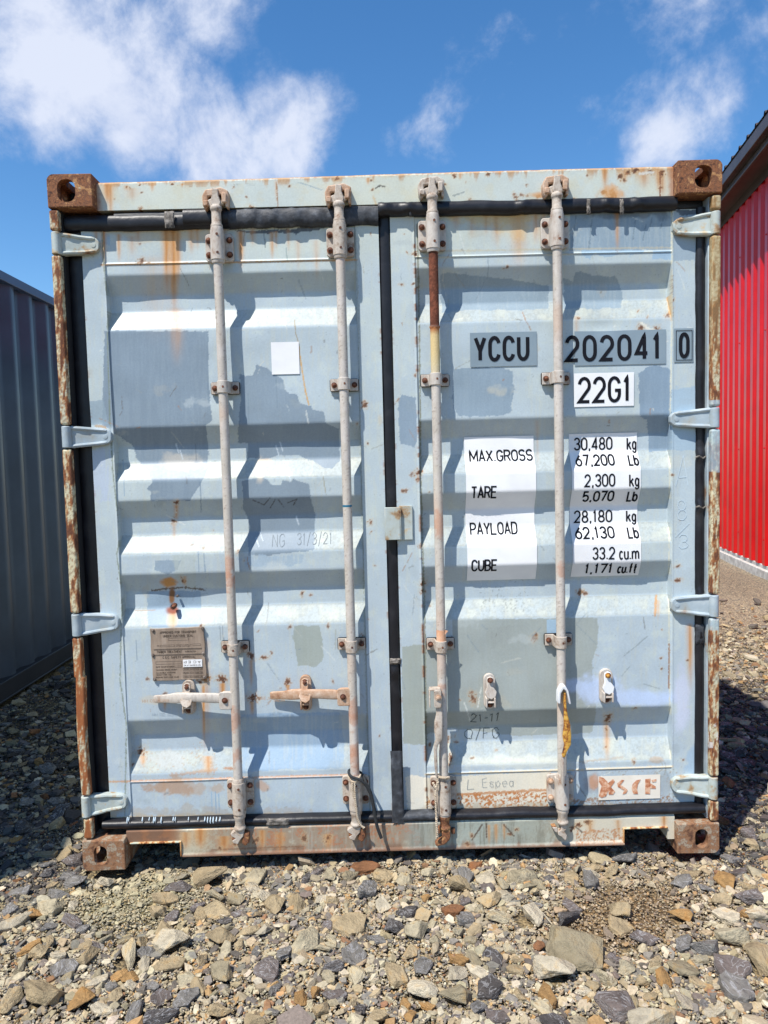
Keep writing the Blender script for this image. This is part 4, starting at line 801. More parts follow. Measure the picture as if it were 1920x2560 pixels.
def cam_top(i, z0, z1, root, mt):
    """neck, forged cam head, and keeper welded to the header"""
    x = BX[i]; b = MB(); zc = z1
    b.lathe([(z0, .0195), (z0+.006, .0215), (z0+.012, .0215), (z0+.020, .0175), (zc-.012, .0172), (zc-.006, .0215), (zc+.004, .0215), (zc+.012, .015)], (x, BARY, 0), 'z', 20)
    V = lambda L_: [(x+a, z) for a, z in L_]
    b.prism(V([(-.015, zc+.006), (.017, zc+.006), (.020, zc+.020), (.011, zc+.045), (.012, zc+.066), (-.010, zc+.070), (-.012, zc+.045), (-.017, zc+.022)]), BARY-.012, BARY+.014)
    b.prism(V([(-.031, zc+.010), (-.012, zc+.004), (-.006, zc+.030), (-.016, zc+.036), (-.030, zc+.030)]), BARY-.002, BARY+.022)
    b.prism(V([(.008, zc+.008), (.030, zc+.016), (.030, zc+.026), (.010, zc+.034)]), BARY+.000, BARY+.022)
    b.build('cam_head', mt, root, .003)
    k = MB()
    s = 1 if i < 2 else -1
    k.prism(V([(-.048, zc+.012), (-.040, zc-.006), (-.030, zc+.004), (-.028, zc+.044), (.030, zc+.050), (.034, zc+.004), (.044, zc+.002), (.046, zc+.062), (.020, zc+.076), (-.038, zc+.068), (-.050, zc+.045)]), .012, .048)
    k.box(x+.022, x+.040, .004, .02, zc+.018, zc+.054); k.box(x-.045, x-.026, .002, .02, zc+.006, zc+.028)
    k.build('cam_keeper', M['zincbrown'] if i != 2 else mt, root, .004)
def cam_bot(i, z0, z1, root, mt):
    """neck z1 downwards to cam at z0"""
    x = BX[i]; b = MB()
    b.lathe([(z0+.052, .0165), (z0+.060, .0225), (z0+.066, .0225), (z0+.072, .0180), (z1-.018, .0180), (z1-.010, .0225), (z1, .0225)], (x, BARY, 0), 'z', 20)
    V = lambda L_: [(x+a, z0+z) for a, z in L_]
    if i == 2:
        b.prism(V([(-.010, .060), (.018, .060), (.020, .032), (.014, .016), (-.006, .000), (-.034, -.006), (-.040, .004), (-.030, .016), (-.010, .024), (-.014, .044)]), BARY-.016, BARY+.010)
    elif i == 3:
        b.prism(V([(-.010, .058), (.014, .058), (.012, .036), (.004, .030), (.014, .012), (.012, -.006), (.004, -.008), (-.008, .008), (-.020, .014), (-.020, .030), (-.008, .036)]), BARY-.012, BARY+.012)
        b.prism(V([(-.042, .044), (-.022, .042), (-.018, .020), (-.030, .022)]), BARY-.004, BARY+.016)
    else:
        b.prism(V([(-.018, .058), (.018, .058), (.014, .034), (.002, .020), (-.008, .002), (-.026, .008), (-.030, .018), (-.016, .026), (-.030, .034), (-.036, .044)]), BARY-.014, BARY+.010)
    b.build('cam_head', mt, root, .003)
    k = MB()
    if i < 2:
        k.prism(V([(.006, .004), (.020, -.006), (.034, .010), (.034, .040), (.018, .046), (.012, .036)]), BARY-.010, .034); k.box(x-.030, x-.010, .0, .03, z0+.016, z0+.030)
    elif i == 2:
        k.prism(V([(-.034, .060), (-.020, .062), (-.016, .040), (-.032, .036)]), BARY-.004, .034); k.prism(V([(.026, .030), (.040, .030), (.040, .052), (.026, .052)]), .018, .034)
    else: k.prism(V([(-.044, .046), (-.026, .048), (-.022, .030), (-.034, .026)]), .010, .034)
    k.build('cam_keeper', M['rust'], root, .003)
def hub_front(i, px, py, root, mt):
    """clevis on the rod with the handle swung flat to the left and locked in its retainer"""
    x1, zc = W(px, py, 0); x = BX[i]
    b = MB(); b.prism(rr_outline(x-.058, x-.008, zc-.034, zc+.033, .009), -.002, .005); b.prism(rr_outline(x-.050, x-.004, zc-.030, zc+.030, .006), .020, .026); b.box(x-.020, x-.006, .004, .024, zc-.030, zc+.030); b.build('clevis', mt, root, .0025)
    bolt(x-.036, -.002, zc+.002, .0075, M['bolt'], root, .007)
    h = MB()
    xl = x-.318
    path = [(x-.030, .013, zc+.004), (x-.075, .015, zc+.007), (x-.13, .016, zc+.010), (x-.165, .017, zc+.012), (x-.195, .022, zc+.010), (x-.232, .034, zc+.005), (x-.262, .042, zc+.001), (xl+.008, .047, zc-.001), (xl, .048, zc-.001)]
    hh = [.017, .0195, .018, .017, .020, .021, .017, .0155, .012]; ty = [.008, .009, .010, .011, .012, .009, .006, .005, .004]
    V = []; m = 12
    for (a, yb, z), ph, t in zip(path, hh, ty):
        for k in range(m):
            an = 2*math.pi*k/m; c_, s_ = math.cos(an), math.sin(an); V.append((a, yb+t*abs(c_)**.6*(1 if c_ > 0 else -1), z+ph*abs(s_)**.6*(1 if s_ > 0 else -1)))
    Fc = [(j*m+k, j*m+(k+1) % m, (j+1)*m+(k+1) % m, (j+1)*m+k) for j in range(len(path)-1) for k in range(m)]+[tuple(range(m)), tuple(range((len(path)-1)*m, len(path)*m))]
    h.add(V, Fc, 0, False); h.build('handle', mt, root, .0015)
    return x, zc
def retainer(px0, px1, py0, py1, mt, parent, open_, boltm):
    x0, z1 = W(px0, py0, .045); x1, z0 = W(px1, py1, .045); xc = (x0+x1)/2; wd = (x1-x0)/2
    root = empty('handle_retainer', (0, 0, 0), 0, box_)
    b = MB(); o = []
    for k in range(13): a = math.pi*k/12; o.append((xc+wd*.92*math.cos(a), z1-wd*.95+wd*.95*math.sin(a)))
    for k in range(13): a = math.pi+math.pi*k/12; o.append((xc+wd*.92*math.cos(a), z0+wd*.8+wd*.8*math.sin(a)))
    b.prism(o, .050, OUTY+.001); b.build('base_plate', mt, root, .002)
    # pivoting tongue
    zt = z1-.020; t = MB(); y0, y1_ = .030, .040
    pts = [(xc-.014, zt), (xc-.012, zt+.010), (xc, zt+.015), (xc+.012, zt+.010), (xc+.014, zt), (xc+.011, zt-.026), (xc+.024, zt-.044), (xc+.021, zt-.062), (xc+.004, zt-.074), (xc-.014, zt-.066), (xc-.022, zt-.046), (xc-.013, zt-.026)]
    V = [(a, y0-.016*sm(0, -.045, np.array(z-zt)) if False else y0-(.030 if open_ is False else .006)*float(sm(.010, .045, np.array(zt-z))), z) for a, z in pts[::-1]]
    n = len(V); t.add(V+[(a, y+.009, z) for a, y, z in V], [tuple(range(n)), tuple(range(2*n-1, n-1, -1))]+[(k, n+k, n+(k+1) % n, (k+1) % n) for k in range(n)]); t.build('tongue', mt if boltm is not M['yellowrust'] else M['whitepaint'], root, .003)
    c = MB(); c.box(xc-.015, xc+.015, .022, .052, z0+.030, z0+.036); c.box(xc-.019, xc-.013, .018, .052, z0+.014, z0+.052); c.box(xc+.013, xc+.019, .018, .052, z0+.014, z0+.052); c.build('cradle', mt, root, .002)
    bolt(xc, .032, zt, .008, boltm, root); bolt(xc, .048, z0+.018, .0075, M['bolt'], root, .006)
M['zincdark'] = mat_noise('weathered_zinc', [(.32, lin(118, 86, 66)), (.43, lin(168, 152, 136)), (.55, lin(192, 181, 168)), (.66, lin(164, 150, 136)), (.74, lin(206, 196, 184))], 34, 10, .62, .3, 160, rgh=.7)
mz = [M['zinc'], M['zincdark'], M['zinc'], M['zinc']]
tb = [(571, 648), (556, 636), (537, 620), (530, 614)]
topcam = [518, 508, 490, 486]
lbot = [(1957, 2036), (1948, 2026), (1950, 2036), (1944, 2022)]
camb = [2108, 2098, 2106, 2092]
mids = [(967, 1626), (959, 1618), (947, 1618), (942, 1607)]
for i in range(4):
    root = empty('lock_rod', (0, 0, 0), 0, box_)
    root['label'] = ['locking rod left of all, its handle lying flat to the left', 'second locking rod with a blue tape ring and a flat handle', 'third locking rod with a dark rusted length at its top', 'fourth locking rod with a yellow rusted handle hanging down'][i]
    ax = BXP[i]
    z1, z0 = W(ax, tb[i][0], 0)[1], W(ax, tb[i][1], 0)[1]; zb1, zb0 = W(ax+30, lbot[i][0], 0)[1], W(ax+30, lbot[i][1], 0)[1]
    rod_surface(i, zb1-.01, z0+.01, .0172, root)
    bearing(i, z0, z1, root, mz[i]); bearing(i, zb0, zb1, root, M['zincdark'] if i != 3 else M['zinc'])
    cam_top(i, z1+.002, W(ax, topcam[i], 0)[1], root, M['zincdark']); cam_bot(i, W(ax+32, camb[i], 0)[1]-.008, zb0-.006, root, M['rust'] if i == 2 else M['zincdark'])
    for py in mids[i]: strap(i, W(ax+(py-700)*.02, py, 0)[1], root, M['zincdark'] if py > 1500 else M['zinc'])
    if i < 2: hub_front(i, *((562, 1752) if i == 0 else (855, 1743)), root, M['zinc' if i == 0 else 'zincbrown'])
    if i == 1:
        t = MB(); zt = W(868, 1265, 0)[1]; t.lathe([(-.0035, .0176), (.0035, .0176)], (BX[1], BARY, zt), 'z', 22, cap=False); t.build('tape_ring', M['tealtape'], root)
    if i == 2:
        t = MB(); zt = W(1100, 1590, 0)[1]; t.lathe([(-.022, .0182), (.020, .0180), (.022, .0182)], (BX[2]+.0005, BARY, zt), 'z', 22, cap=False); t.prism([(BX[2]+.014, zt+.004), (BX[2]+.026, zt+.018), (BX[2]+.016, zt+.022)], .0, .001); t.build('peeling_label', M['peach'], root)
# hanging handles on rods 3 and 4
def hang(i, zt, root, mt, hubm, sx, pts):
    b = MB(); x = BX[i]
    if i == 2:
        xo = x-.030; b.prism(rr_outline(xo-.004, xo+.024, zt-.062, zt+.006, .007), -.028, -.022); b.box(xo-.022, xo-.017, -.030, .006, zt-.060, zt+.004); b.box(xo-.020, xo+.022, -.026, .010, zt+.002, zt+.010)
        b.build('clevis', hubm, root, .0025); bolt(xo+.012, -.028, zt-.022, .008, M['zincbrown'], root, .006)
    else:
        b.prism([(x-.026, zt-.050), (x-.016, zt-.052), (x-.014, zt-.012), (x-.004, zt+.004), (x+.004, zt-.002), (x+.010, zt-.020), (x+.016, zt-.054), (x+.024, zt-.054), (x+.014, zt-.004), (x+.002, zt+.018), (x-.012, zt+.016), (x-.024, zt-.006)], -.040, -.004); b.build('clevis', hubm, root, .003)
    h = MB(); V = []; m = 10
    for a, y, z, hw, ht in pts:
        for k in range(m):
            an = 2*math.pi*k/m; c_, s_ = math.cos(an), math.sin(an); V.append((x+a+hw*abs(c_)**.6*(1 if c_ > 0 else -1), y+ht*abs(s_)**.6*(1 if s_ > 0 else -1), zt+z))
    n = len(pts); h.add(V, [(j*m+k, j*m+(k+1) % m, (j+1)*m+(k+1) % m, (j+1)*m+k) for j in range(n-1) for k in range(m)]+[tuple(range(m)), tuple(range((n-1)*m, n*m))])
    h.build('handle', mt, root, .0015)
rods = [o for o in box_.children if o.name.startswith('lock_rod')]
z3 = W(1095, 1728, -.02)[1]; z4 = W(1410, 1722, -.02)[1]
hang(2, z3, rods[2], M['zincdark'], M['zincdark'], -1, [(-.018, -.012, -.010, .009, .008), (-.018, -.012, -.060, .010, .007), (-.014, -.014, -.085, .012, .006), (-.018, -.018, -.115, .016, .007), (-.020, -.020, -.150, .016, .010), (-.018, -.022, -.180, .013, .009), (-.030, -.020, -.205, .008, .008), (-.032, -.018, -.225, .0065, .010), (-.031, -.014, -.290, .006, .010), (-.029, -.012, -.330, .004, .008)])
hang(3, z4, rods[3], M['yellowrust'], M['whitepaint'], 1, [(.002, -.026, -.012, .004, .008), (.003, -.028, -.070, .005, .009), (.005, -.030, -.100, .008, .008), (.008, -.034, -.135, .013, .007), (.006, -.038, -.175, .017, .007), (.008, -.040, -.205, .013, .008), (-.002, -.040, -.230, .008, .010), (-.008, -.038, -.252, .006, .010)])
h = MB(); h.tube([(BX[3]-.009, -.037, z4-.248), (BX[3]-.010, -.036, z4-.29), (BX[3]-.010, -.034, z4-.35), (BX[3]-.006, -.032, z4-.375)], [.0075, .008, .008, .003], 8); h.build('handle_tip', M['zinc'], rods[3])
retainer(452, 490, 1702, 1787, M['zincdark'], DL, False, M['bolt']); retainer(747, 781, 1690, 1778, M['zincbrown'], DL, False, M['bolt'])
retainer(1208, 1241, 1686, 1773, M['zinc'], DR, True, M['bolt']); retainer(1499, 1535, 1674, 1760, M['zinc'], DR, True, M['yellowrust'])

# ------------------------------------------------------------------ stickers and lettering (strokes follow the corrugation)
def arc(cx, cy, rx, ry, a0, a1, n=9):
    return [(cx+rx*math.cos(math.radians(a0+(a1-a0)*k/n)), cy+ry*math.sin(math.radians(a0+(a1-a0)*k/n))) for k in range(n+1)]
R = .5; T_ = .32
def oval(y0=0, y1=1): return arc(.5, y1-T_, R, T_, 0, 180)+arc(.5, y0+T_, R, T_, 180, 360)+[(1, y1-T_)]
GL = {
 '0': [oval()], '1': [[(.1, .8), (.5, 1), (.5, 0)]], '2': [arc(.5, 1-.3, R, .3, 170, -30, 10)+[(.0, 0), (1, 0)]],
 '3': [arc(.5, .75, .46, .25, 165, -80, 10)+[(.4, .52)], [(.4, .52)]+arc(.5, .26, .5, .26, 80, -165, 10)], '4': [[(.72, 0), (.72, 1), (0, .24), (1, .24)]],
 '5': [[(.92, 1), (.12, 1), (.06, .52)]+arc(.5, .31, .5, .31, 130, -155, 12)], '6': [[(.78, 1), (.1, .5)]+arc(.5, .31, .5, .31, 160, 520, 18)], '7': [[(0, 1), (1, 1), (.35, 0)]],
 '8': [arc(.5, .75, .42, .25, -90, 270, 18), arc(.5, .25, .5, .25, 90, 450, 18)], 'Y': [[(0, 1), (.5, .42), (.5, 0)], [(1, 1), (.5, .42)]],
 'C': [arc(.5, 1-T_, R, T_, 15, 180)+arc(.5, T_, R, T_, 180, 345)], 'U': [[(0, 1)]+arc(.5, T_, R, T_, 180, 360)+[(1, 1)]],
 'G': [arc(.5, 1-T_, R, T_, 15, 180)+arc(.5, T_, R, T_, 180, 360)+[(1, .46), (.55, .46)]], 'M': [[(0, 0), (0, 1), (.5, .25), (1, 1), (1, 0)]], 'A': [[(0, 0), (.5, 1), (1, 0)], [(.2, .3), (.8, .3)]],
 'X': [[(0, 0), (1, 1)], [(0, 1), (1, 0)]], 'R': [[(0, 0), (0, 1), (.5, 1)]+arc(.5, .74, .5, .26, 90, -90)+[(0, .48)], [(.55, .48), (1, 0)]], 'O': [oval()],
 'S': [arc(.5, .75, .48, .25, 20, 180)+arc(.5, .73, .48, .25, 180, 250, 3)+arc(.5, .27, .5, .27, 60, -160, 9)], 'T': [[(0, 1), (1, 1)], [(.5, 1), (.5, 0)]], 'E': [[(1, 1), (0, 1), (0, 0), (1, 0)], [(0, .52), (.85, .52)]],
 'P': [[(0, 0), (0, 1), (.5, 1)]+arc(.5, .72, .5, .28, 90, -90)+[(0, .44)]], 'L': [[(0, 1), (0, 0), (1, 0)]], 'D': [[(0, 0), (0, 1), (.45, 1)]+arc(.45, 1-T_, .55, T_, 90, 0, 5)+arc(.45, T_, .55, T_, 0, -90, 5)+[(0, 0)]],
 'B': [[(0, 0), (0, 1), (.5, 1)]+arc(.5, .76, .44, .24, 90, -90)+[(0, .52), (.5, .52)]+arc(.5, .26, .5, .26, 90, -90)+[(0, 0)]], 'F': [[(1, 1), (0, 1), (0, 0)], [(0, .5), (.85, .5)]], 'K': [[(0, 0), (0, 1)], [(.95, 1), (.05, .45)], [(.3, .6), (1, 0)]],
 'N': [[(0, 0), (0, 1), (1, 0), (1, 1)]], 'V': [[(0, 1), (.5, 0), (1, 1)]], 'I': [[(.5, 0), (.5, 1)]], 'H': [[(0, 0), (0, 1)], [(1, 0), (1, 1)], [(0, .5), (1, .5)]], 'W': [[(0, 1), (.25, 0), (.5, .8), (.75, 0), (1, 1)]], 'J': [[(.9, 1), (.9, .3)]+arc(.5, .3, .4, .3, 0, -180)],
 'k': [[(0, 0), (0, 1)], [(.9, .66), (.05, .3)], [(.35, .45), (1, 0)]], 'g': [arc(.5, .36, .45, .32, 0, 360, 16), [(.95, .66), (.95, -.05)]+arc(.5, -.05, .45, .2, 0, -170, 8)], 'b': [[(0, 1), (0, 0)], arc(.5, .33, .48, .33, 180, -180, 16)],
 'c': [arc(.5, .33, .45, .33, 40, 320, 12)], 'u': [[(0, .66)]+arc(.5, .24, .48, .24, 180, 360)+[(.98, .66)], [(.98, .3), (.98, 0)]], 'm': [[(0, 0), (0, .66)], arc(.27, .42, .25, .22, 160, 0, 6)+[(.52, 0)], arc(.77, .42, .23, .22, 180, 0, 6)+[(1, 0)]],
 'f': [[(.4, 0), (.4, .8)]+arc(.7, .8, .3, .2, 180, 80, 6), [(0, .62), (.85, .62)]], 't': [[(.4, .95), (.4, .15)]+arc(.65, .16, .25, .16, 180, 290, 5), [(0, .62), (.85, .62)]],
 'e': [[(.05, .36), (.95, .36)]+arc(.5, .33, .45, .33, 5, 320, 12)], 's': [arc(.5, .5, .4, .16, 20, 250, 7)+arc(.5, .16, .42, .17, 70, -160, 7)], 'p': [[(0, .66), (0, -.3)], arc(.5, .33, .48, .33, 180, -180, 14)], 'a': [arc(.5, .33, .45, .33, 0, 360, 14), [(.95, .66), (.95, 0)]], 'r': [[(0, 0), (0, .66)], arc(.45, .36, .45, .28, 170, 50, 5)],
 '.': [[(.5, .0), (.5, .09)]], ',': [[(.55, .1), (.3, -.14)]], '/': [[(0, -.15), (1, 1.1)]], '-': [[(0, .45), (1, .45)]], "'": [[(.5, 1), (.5, .8)]]}
WD = {'1': .55, '.': .22, ',': .3, ' ': .6, 'I': .2, 'M': 1.35, 'W': 1.35, 'm': 1.5, '-': .6, 'k': .85, 'g': .85, 'f': .8, 't': .8, "'": .2, 'c': .8, 'u': .85, '/': .7}
def text_mesh(mb, s, x0, x1, z0, z1, th, yf, mi=0, gap=.42, jit=0, flipv=False):   # flipv turns each letter upside down
    """lay string s inside x0..x1,z0..z1 (z1 = cap height), ribbon strokes th wide at depth yf(z)"""
    ws = [WD.get(c, 1.) for c in s]; tot = sum(ws)+gap*(len(s)-1); u = (x1-x0-th)/tot; cx = x0+th/2; H = z1-z0-th; lay = 0
    for c, w_ in zip(s, ws):
        for st in GL.get(c, []):
            P = []
            for a, b in st: P.append((cx+(1-a if flipv else a)*w_*u+jit*(rnd.random()-.5)*u, z0+th/2+(1-b if flipv else b)*H+jit*(rnd.random()-.5)*H*.5))
            Q = [P[0]]
            for p0, p1 in zip(P, P[1:]):
                d = math.hypot(p1[0]-p0[0], p1[1]-p0[1]); n = max(1, int(d/.004))
                for k in range(1, n+1): Q.append((p0[0]+(p1[0]-p0[0])*k/n, p0[1]+(p1[1]-p0[1])*k/n))
            Lf, Rt = [], []; m = len(Q); closed = math.hypot(Q[0][0]-Q[-1][0], Q[0][1]-Q[-1][1]) < 1e-5 and m > 3
            for k in range(m):
                a = Q[k-1] if k > 0 else (Q[-2] if closed else Q[0]); b = Q[k+1] if k < m-1 else (Q[1] if closed else Q[-1]); q = Q[k]
                d1 = Vector((q[0]-a[0], q[1]-a[1])); d2 = Vector((b[0]-q[0], b[1]-q[1]))
                if d1.length < 1e-9: d1 = d2.copy()
                if d2.length < 1e-9: d2 = d1.copy()
                d1.normalize(); d2.normalize(); t = (d1+d2)
                if t.length < .3: t = d1.copy()
                t.normalize(); nx, nz = -t.y, t.x; sc = 1/max(.45, abs(nx*-d1.y+nz*d1.x))
                ex = 0
                Lf.append((q[0]+nx*th/2*sc, q[1]+nz*th/2*sc)); Rt.append((q[0]-nx*th/2*sc, q[1]-nz*th/2*sc))
            off = .00012*lay; lay = (lay+1) % 3
            V = [(x, yf(x, z)-off, z) for x, z in Lf]+[(x, yf(x, z)-off, z) for x, z in Rt]
            mb.add(V, [(k, m+k, m+k+1, k+1) for k in range(m-1)], mi)
        cx += (w_+gap)*u
def rect_px(x0, y0, x1, y1, y=OUTY):
    a = W(x0, y1, y); b = W(x1, y0, y); c = W(x0, y0, y); d = W(x1, y1, y); return (a[0]+c[0])/2, (b[0]+d[0])/2, (a[1]+d[1])/2, (b[1]+c[1])/2
def surf(x, z):
    a = np.array([x, z], float); r = (XL['p0'], XL['p1']) if x < -.01 else (XR['p0'], XR['p1'])
    return float(stile_y(np.array([x]), np.array([z]), *r)[0])
def prof1(z): return float(prof(np.array([z]))[0])
def depth_at(px, py):
    z = W(px, py, OUTY)[1]; return prof1(z)
def film(mb, x0, x1, z0, z1, off, mi=0, yf=None, rag=0):
    zs = sorted({z0, z1, *list(np.linspace(z0, z1, int((z1-z0)/.004)+2))}); xs = np.linspace(x0, x1, int((x1-x0)/.012)+2); X, Z = np.meshgrid(xs, np.array(zs))
    r = (XL['p0'], XL['p1']) if x0 < -.01 else (XR['p0'], XR['p1']); Y = stile_y(X, Z, *r)-off; n = len(xs)
    mb.add([(float(a), float(b), float(c)) for a, b, c in zip(X.ravel(), Y.ravel(), Z.ravel())], [(j*n+i, j*n+i+1, (j+1)*n+i+1, (j+1)*n+i) for j in range(len(zs)-1) for i in range(n-1)], mi, True)
DR_T = .0034
yt = lambda z: prof1(z)-DR_T
def sticker(name, rect, bgm, texts, parent, bold=.0085, off=.0028, rag=0, label=None, yf=None):
    mb = MB(); x0, x1, z0, z1 = rect_px(*rect)
    if bgm is not None: film(mb, x0, x1, z0, z1, off, 0, yf, rag)
    for t in texts:
        s, r, th = t[:3]; kw = t[3] if len(t) > 3 else {}
        a = rect_px(*r, y=depth_at((r[0]+r[2])/2, (r[1]+r[3])/2)); text_mesh(mb, s, *a, th, (lambda x, z: surf(x, z)-off-.0012), 1 if bgm is not None else 0, **kw)
    o = mb.build(name, ([bgm] if bgm is not None else [])+[kw_mat[0]], parent)
    if label: o['label'] = label
    return o
kw_mat = [M['black']]
sticker('code_sticker', (1175, 831, 1342, 916), M['greybg'], [('YCCU', (1184, 840, 1323, 904), .0135, dict(gap=.6))], DR, label='grey sticker with large black letters YCCU')
sticker('code_sticker', (1436, 826, 1665, 912), M['greybg'], [('202041', (1412, 836, 1654, 903), .0135, dict(gap=.62))], DR, label='grey sticker with large black digits 202041')
def boxed():
    mb = MB(); st = None
    x0, x1, z0, z1 = rect_px(1684.5, 821, 1733, 905, STY); film(mb, x0, x1, z0, z1, .003, 0)
    a0, a1, b0, b1 = rect_px(1689, 826, 1730, 901, STY); t = .0022
    for q in ((a0, a1, b1-t, b1), (a0, a1, b0, b0+t), (a0, a0+t, b0+t, b1-t), (a1-t, a1, b0+t, b1-t)): mb.add([(a_, surf(a_, b_)-.0045, b_) for a_, b_ in ((q[0], q[2]), (q[1], q[2]), (q[1], q[3]), (q[0], q[3]))], [(0, 1, 2, 3)], 1)
    text_mesh(mb, '0', *rect_px(1696, 831, 1723, 896, STY), .0132, lambda x, z: surf(x, z)-.005, 1)
    mb.build('check_digit_sticker', [M['greybg'], M['black']], DR)
boxed()
sticker('size_code_sticker', (1435, 932, 1585, 1016), M['white'], [('22G1', (1444, 941, 1578, 1007), .0120, dict(gap=.5))], DR, label='white sticker reading 22G1')
sticker('weights_sticker', (1166, 1090, 1341, 1453), M['white'], [('MAX.GROSS', (1172, 1124, 1331, 1154), .0062, dict(gap=.36)), ('TARE', (1177, 1215, 1243, 1247), .0062, dict(gap=.36)), ('PAYLOAD', (1174, 1305, 1293, 1336), .0060, dict(gap=.36)), ('CUBE', (1178, 1398, 1244, 1429), .0064, dict(gap=.36))], DR, label='white sticker naming the weights, MAX.GROSS, TARE, PAYLOAD and CUBE')
tx = []
z6 = lambda x0, x1, y0, y1: (1300+x0*.3617, 970+y0*.3617, 1300+x1*.3617, 970+y1*.3617)
for s, r in [('30,480', (370, 638, 340, 430)), ('kg', (735, 805, 340, 430)), ('67,200', (380, 652, 457, 540)), ('Lb', (745, 820, 457, 538)), ('2,300', (443, 657, 593, 683)), ('kg', (752, 825, 593, 683)), ('5,070', (430, 650, 710, 787)), ('Lb', (737, 815, 710, 787)),
             ('28,180', (370, 636, 843, 930)), ('kg', (730, 802, 843, 926)), ('62,130', (375, 650, 957, 1040)), ('Lb', (738, 818, 957, 1038)), ('33.2', (497, 655, 1097, 1185)), ('cu.m', (680, 822, 1094, 1185)), ('1,171', (445, 640, 1210, 1287)), ('cu.ft', (670, 812, 1205, 1284))]: tx.append((s, z6(*r), .0068 if s in ('67,200', 'Lb', '62,130', '5,070', '1,171', 'cu.ft') else .0058, dict(gap=.40)))
sticker('weights_sticker', (1430, 1082, 1602, 1443), M['white'], tx, DR, label='white sticker with the figures in kg, Lb, cu.m and cu.ft')
x0, x1, z0, z1 = rect_px(678.5, 855, 748, 935.5); mb = MB(); o_ = rr_outline(x0, x1, z0, z1, .006, 3); film(mb, x0, x1, z0, z1, .003); mb.build('blank_sticker', M['white'], DL)
# stencilled name panel, low right
mb = MB(); x0, x1, z0, z1 = rect_px(1495, 1937, 1650, 1997); zz = lambda z: OUTY
film(mb, x0, x1, z0, z1, .003)
def fillp(px): return [W(1300+x*.3617, 1500+y*.3617, OUTY) for x, y in px]
def pol(pts): a = [(x, surf(x, z)-.0046, z) for x, z in fillp(pts)]; mb.add(a, [tuple(range(len(a)))], 1)
pol([(545, 1215), (575, 1225), (600, 1250), (612, 1290), (600, 1330), (590, 1352), (560, 1362), (541, 1350), (552, 1310), (560, 1280), (541, 1250)])
pol([(603, 1262), (640, 1232), (652, 1250), (625, 1288), (655, 1320), (640, 1340), (610, 1340), (604, 1300)])
pol([(668, 1262), (700, 1238), (718, 1240), (700, 1262), (690, 1272), (722, 1292), (742, 1310), (730, 1332), (705, 1340), (716, 1312), (672, 1286)])
pol([(775, 1268), (800, 1242), (832, 1234), (812, 1268), (806, 1300), (812, 1336), (780, 1336), (768, 1300)])
pol([(862, 1234), (898, 1230), (896, 1262), (935, 1285), (935, 1300), (896, 1298), (896, 1338), (862, 1336)]); pol([(905, 1240), (940, 1234), (938, 1252), (912, 1256)])
mb.build('name_panel', [M['cream'], M['stencil']], DR)
# handwriting
def writing(items, mt, parent, nm='handwriting', jit=.12):
    mb = MB()
    for s, r, th in items:
        y = depth_at((r[0]+r[2])/2, (r[1]+r[3])/2) if not (r[0] > 1684 and r[2] < 1760) else STY
        a = rect_px(*r, y=y); yf = lambda x, z: surf(x, z)-.0014
        text_mesh(mb, s, *a, th, yf, 0, gap=.5, jit=jit)
    return mb.build(nm, mt, parent)
writing([('NG', (681, 1335, 712, 1366), .0016), ('31/3/21', (742, 1332, 830, 1360), .0018)], M['pencil'], DL)
writing([("21-11", (1176, 1782, 1248, 1807), .0026)], M['marker'], DR, 'handwriting', .3); writing([('0/FG', (1163, 1820, 1247, 1846), .0018)], M['marker'], DR, 'handwriting', .3)
writing([('L', (1168, 1948, 1186, 1974), .0016), ('Espean', (1206, 1944, 1300, 1966), .0013)], M['pencil'], DR, 'handwriting', .3); writing([('A', (1690, 1140, 1722, 1215), .0022), ('8', (1692, 1250, 1716, 1300), .0022), ('3', (1696, 1335, 1720, 1372), .0024), ('/', (1688, 1310, 1722, 1340), .002)], M['chalk'], DR)
# data plate
x0, x1, z0, z1 = rect_px(380, 1569, 514, 1701, .058); mb = MB(); n = 7; o_ = []
for (a, b), (c, d) in zip([(x0, z0), (x1, z0+.004), (x1-.004, z1), (x0-.004, z1-.002)], [(x1, z0+.004), (x1-.004, z1), (x0-.004, z1-.002), (x0, z0)]):
    for k in range(6): t = k/6; o_.append((a+(c-a)*t+.0015*math.sin(k*1.9), b+(d-b)*t+.001*math.sin(k*2.3)))
mb.prism(o_, .0565, .0655)
pl = mb.build('data_plate', M['plaque'], DL, .001)
q2 = lambda x, y: (360+x*.1567, 1540+y*.1567)
mb = MB()
def ptxt(s, x0, x1, y0, y1, th=.0016, gap=.5):
    a = q2(x0, y0); b = q2(x1, y1); r = rect_px(a[0], a[1], b[0], b[1], .059); text_mesh(mb, s, *r, th, lambda x, z: .0558, 0, gap=gap)
def pbox(x0, x1, y0, y1):
    a = q2(x0, y0); b = q2(x1, y1); r = rect_px(a[0], a[1], b[0], b[1], .059); t = .0009
    for q in ((r[0], r[1], r[3]-t, r[3]), (r[0], r[1], r[2], r[2]+t), (r[0], r[0]+t, r[2]+t, r[3]-t), (r[1]-t, r[1], r[2]+t, r[3]-t)): mb.add([(q[0], .0559, q[2]), (q[1], .0559, q[2]), (q[1], .0559, q[3]), (q[0], .0559, q[3])], [(0, 1, 2, 3)])
ptxt('APPROVED FOR TRANSPORT', 255, 838, 235, 275); ptxt('UNDER CUSTOMS SEAL', 305, 790, 292, 332)
pbox(390, 715, 345, 385); ptxt('TYPE', 208, 246, 465, 482, .0006); pbox(258, 490, 458, 487); ptxt('MANUFACTURERS NO.', 515, 765, 448, 462, .0006); ptxt('OF THE CONTAINER', 515, 740, 470, 484, .0006); pbox(780, 905, 438, 470)
for y in (516, 530, 606, 620): pbox(160, 930, y, y+5)
